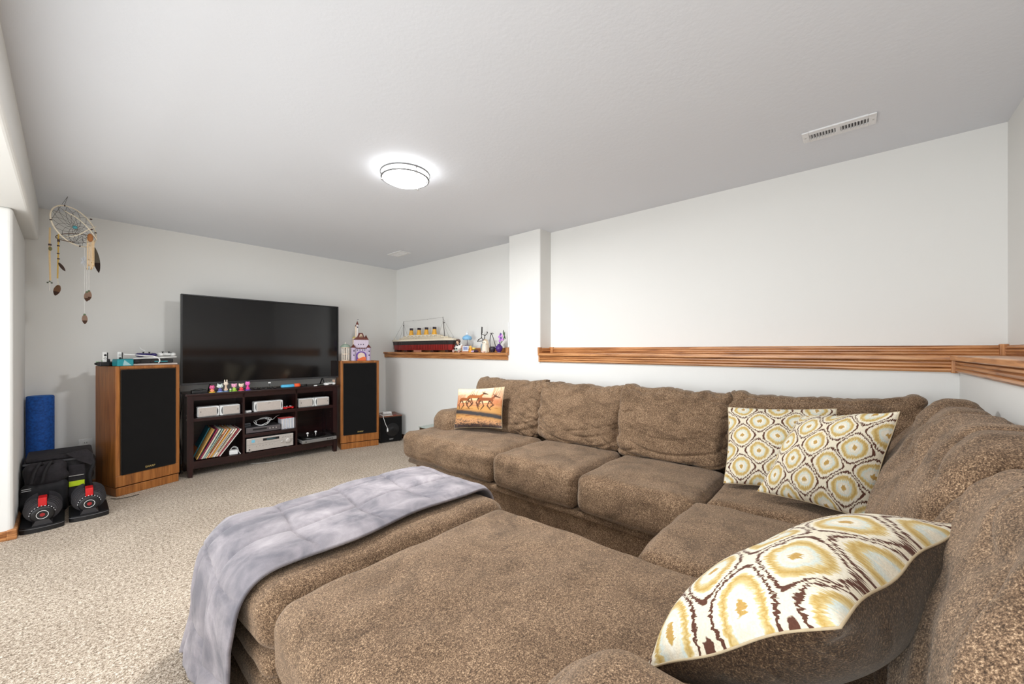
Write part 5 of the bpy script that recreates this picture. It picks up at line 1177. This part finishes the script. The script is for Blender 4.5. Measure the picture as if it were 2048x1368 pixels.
feather((0.138, 4.60, 2.055), 0.205, 0.020, -0.14, P(110, 100, 86, 0.8), P(52, 34, 28, 0.8))
b = NB()
rf = random.Random(5)
for k in range(60):
    a, c_ = rf.uniform(0, 2*PI), rf.uniform(-1, 1); d = Vector((math.cos(a)*math.sqrt(1-c_*c_)*0.018, math.sin(a)*math.sqrt(1-c_*c_)*0.014, c_*0.036)); tube(b, [Vector((0.083, 4.60, 1.94))+d*0.2, Vector((0.083, 4.60, 1.935))+d*rf.uniform(0.8, 1.3)], 0.0012, 4)
tag(obj('white_down', b, P(220, 222, 226, 0.9), t), kind='stuff')
for x, z0, z1 in ((0.088, 2.05, 1.50), (0.100, 1.88, 1.68), (0.112, 1.88, 1.69)):
    b = NB(); tube(b, [(x, 4.60, z0), (x, 4.60, z1)], 0.0018, 6); obj('cord', b, P(222, 220, 216), t)
    feather((x, 4.597, z1+0.01), 0.075, 0.016, 0.05*(x*40-4), P(176, 146, 126, 0.8), P(96, 66, 50, 0.8))
    b = NB(); ball(b, (x, 4.595, z1+0.012), 0.007, u=8, v=6); obj('bead', b, P(96, 116, 84), t)
b = NB(); tube(b, [H1[3], (0.0, 4.62, HC-0.001)], 0.0012, 5); tube(b, [H1[47], (0.0, 4.62, HC-0.001)], 0.0012, 5); obj('hanging_cord', b, STR, t)

# ================================================================== LEFT CORNER: FOAM ROLLER, BAG, DUMBBELLS, OUTLET
t = empty('foam_roller', (-0.150, 5.06, 0), 0, 'tall blue foam roller standing upright in the far left corner', 'foam roller')
b = NB(); lathe(b, [(0.0, 0.0), (0.072, 0.0), (0.077, 0.006), (0.077, 0.845), (0.072, 0.851), (0.0, 0.851)], (-0.150, 5.06, 0), 40); obj('foam_body', b, M_BLUEF, t, True)
b = NB(); cyl(b, (-0.150, 5.06, 0.8515), 0.070, 0.003, seg=40); obj('end_cap', b, P(30, 96, 170, 0.8), t)
t = empty('wall_outlet', (0.12, YT, 0.385), 0, 'white electrical outlet on the far wall beside the left speaker', 'outlet')
b = NB(); bx(b, 0.062, 0.150, YT-0.006, YT-0.0005, 0.315, 0.435, 0.002); obj('cover_plate', b, M_WHITE, t)
for z in (0.35, 0.40):
    b = NB(); bx(b, 0.090, 0.122, YT-0.008, YT-0.006, z-0.014, z+0.014, 0.0009); g = obj('socket', b, M_WHITE, t)
    b = NB(); bx(b, 0.098, 0.101, YT-0.0086, YT-0.0079, z-0.004, z+0.006); bx(b, 0.111, 0.114, YT-0.0086, YT-0.0079, z-0.004, z+0.006); obj('slots', b, M_BLACK, g)
# duffel bag
t = empty('duffel_bag', (-0.05, 4.79, 0), 0.0, 'black zipped duffel bag with a lime stripe between the roller and dumbbells', 'bag')
cushion('bag_body', -0.205, 0.128, 4.62, 4.95, 0.004, 0.405, 0.06, M_NYLON, t, 30, 0.01, 0.02, 90, wr=lambda P_, W: 0.012*vnoise(W, (9, 9, 14), 4))
b = NB(); bx(b, -0.21, 0.135, 4.60, 4.96, 0.385, 0.418, 0.015, seg=3); b.transform(xf((0, 0, 0))); obj('top_flap', b, M_NYLON2, t, True)
b = NB(); bx(b, -0.22, 0.13, 4.605, 4.610, 0.37, 0.385, 0.002); obj('zip', b, P(70, 70, 74), t)
b = NB(); prism(b, [(-0.01, 0.43), (0.10, 0.445), (0.135, 0.40), (0.13, 0.31), (0.06, 0.36)], 'y', 4.58, 4.60); obj('side_flap', b, M_NYLON2, t)
b = NB(); bx(b, 0.005, 0.088, 4.588, 4.598, 0.165, 0.205, 0.002); obj('lime_band', b, M_LIME, t, label='lime yellow reflective band')
b = NB(); bx(b, 0.005, 0.085, 4.588, 4.598, 0.245, 0.249); obj('silver_piping', b, P(180, 176, 170), t)
b = NB(); bx(b, 0.0, 0.092, 4.598, 4.625, 0.05, 0.33, 0.008, seg=3); obj('front_pocket', b, M_NYLON2, t)
b = NB(); bx(b, -0.222, -0.198, 4.585, 4.60, 0.30, 0.34, 0.003); obj('olive_tab', b, P(70, 80, 30, 0.7), t)
b = NB(); tube(b, spline([(0.11, 4.60, 0.41), (0.135, 4.59, 0.33), (0.115, 4.585, 0.24), (0.125, 4.59, 0.14), (0.15, 4.60, 0.05)], 8), 0.012, 8); obj('shoulder_strap', b, M_NYLON, t, True)
t = empty('backpack', (-0.10, 4.44, 0), 0, 'slumped black backpack behind the left dumbbell', 'bag')
cushion('pack_body', -0.215, -0.005, 4.50, 4.59, 0.22, 0.395, 0.044, M_NYLON2, t, 22, 0.004, 0.012, 95, wr=lambda P_, W: 0.012*vnoise(W, (12, 9, 22), 6))
cushion('lower_pocket', -0.222, 0.0, 4.495, 4.592, 0.004, 0.25, 0.04, M_NYLON, t, 22, 0.004, 0.012, 96)
for x in (-0.125, -0.075):
    b = NB(); tube(b, spline([(x, 4.50, 0.385), (x-0.01, 4.48, 0.40), (x-0.035, 4.465, 0.34), (x-0.05, 4.46, 0.26)], 8), 0.010, 8); obj('strap', b, M_NYLON, t, True)
b = NB(); bx(b, -0.219, -0.175, 4.462, 4.468, 0.215, 0.218); bx(b, -0.219, -0.175, 4.462, 4.468, 0.228, 0.231); obj('silver_piping', b, P(190, 190, 190), t)
# dumbbells in their cradles
def dumbbell(x, y, rz, label):
    t = empty('dumbbell', (x, y, 0), rz, label, 'dumbbell')
    b = NB(); out = [(-0.100, 0.0), (-0.100, 0.36), (0.100, 0.36), (0.100, 0.0)]
    arc = [(0.100*math.cos(a), 0.0-0.035*math.sin(a)) for a in np.linspace(0, PI, 10)]
    prism(b, [(-0.100, 0.30), (0.100, 0.30)]+arc, 'z', 0.0, 0.038); bmesh.ops.bevel(b, geom=[e for e in b.edges if all(v.co.z > 0.03 for v in e.verts)], offset=0.006, segments=2, affect='EDGES'); g = obj('cradle', b, M_BLACK, t, local=True)
    b = NB(); tube(b, [(p[0]*1.0, p[1], 0.030) for p in arc], 0.0018, 6); obj('cradle_rim', b, P(96, 94, 96), g, local=True)
    b = NB(); prism(b, [(-0.05, 0.03), (0.05, 0.03), (0.03, 0.07), (-0.03, 0.07)], 'y', -0.005, 0.28); obj('saddle', b, P(44, 42, 44), t, local=True)
    zc = 0.122
    def notched(R, y0, y1, m, nm):
        b = NB(); pts = []
        for a in np.linspace(PI/2+0.30, PI/2+2*PI-0.30, 36): pts.append((R*math.cos(a), zc+R*math.sin(a)))
        pts += [(0.024, zc+0.030), (-0.024, zc+0.030)]
        prism(b, pts, 'y', y0, y1); obj(nm, b, m, t, local=True)
    for k, R in enumerate((0.066, 0.073, 0.080, 0.086, 0.090)):
        notched(R, 0.025+k*0.017, 0.036+k*0.017, M_IRON, 'weight_plate'); notched(R, 0.290-k*0.017, 0.301-k*0.017, M_IRON, 'weight_plate')
    b = NB(); cyl(b, (0, 0.155, zc), 0.017, 0.30, (PI/2, 0, 0), 20); obj('handle', b, M_DGREY, t, local=True)
    b = NB(); bx(b, -0.020, 0.020, 0.020, 0.11, zc+0.034, zc+0.092, 0.004); obj('red_latch', b, M_RED, t, local=True)
    b = NB(); lathe(b, [(0.0, 0), (0.050, 0), (0.056, 0.004), (0.056, 0.014), (0.048, 0.020), (0.030, 0.018), (0, 0.018)], (0, 0.022, zc-0.018), 36, (PI/2, 0, 0)); d = obj('selector_dial', b, M_BLACK, t, True, True)
    b = NB(); tube(b, [(0.027*math.cos(a), 0.0030, zc-0.018+0.027*math.sin(a)) for a in np.linspace(0, 2*PI, 32, endpoint=False)], 0.0016, 6, True); obj('white_ring', b, M_WHITE, d, True, True)
    b = NB(); cyl(b, (0, 0.0030, zc-0.018), 0.013, 0.002, (PI/2, 0, 0), 6); obj('red_mark', b, P(150, 26, 28), d, local=True)
    b = NB()
    for a in np.linspace(0.25, PI-0.1, 11): box(b, (0.0585*math.cos(a), 0.012, zc-0.018+0.0585*math.sin(a)), (0.004, 0.002, 0.006), (0, -a, 0))
    obj('weight_numbers', b, P(210, 210, 210), d, local=True)
dumbbell(-0.115, 4.175, 0.0, 'adjustable dumbbell in its cradle at the left, against the wall corner')
dumbbell(0.105, 4.215, 0.0, 'adjustable dumbbell in its cradle at the right, nearer the speaker')

# ================================================================== LITTLE TABLE BEHIND THE SOFA ARM
t = empty('end_table', (2.94, 3.86, 0), 0, 'low dark wooden end table with a glass top behind the sofa arm', 'table')
x0, x1, y0, y1 = 2.80, 3.066, 3.62, 3.95
b = NB(); bx(b, x0, x1, y0, y1, 0.27, 0.30, 0.002); obj('apron', b, wood('end_table_wood', 'y', (34, 22, 12), (56, 38, 20), (80, 56, 32)), t)
gt = Mat('green_glass', 0.05); gt.color((0.72, 0.82, 0.76, 1)); gt.b.inputs['Transmission Weight'].default_value = 0.6
b = NB(); bx(b, x0-0.01, x1+0.008, y0-0.01, y1+0.01, 0.301, 0.309, 0.002); obj('glass_top', b, gt.m, t)
for x in (x0+0.02, x1-0.02):
    for y in (y0+0.02, y1-0.02):
        b = NB(); bx(b, x-0.015, x+0.015, y-0.015, y+0.015, 0.0, 0.27, 0.002); obj('leg', b, M_DARKWZ, t)
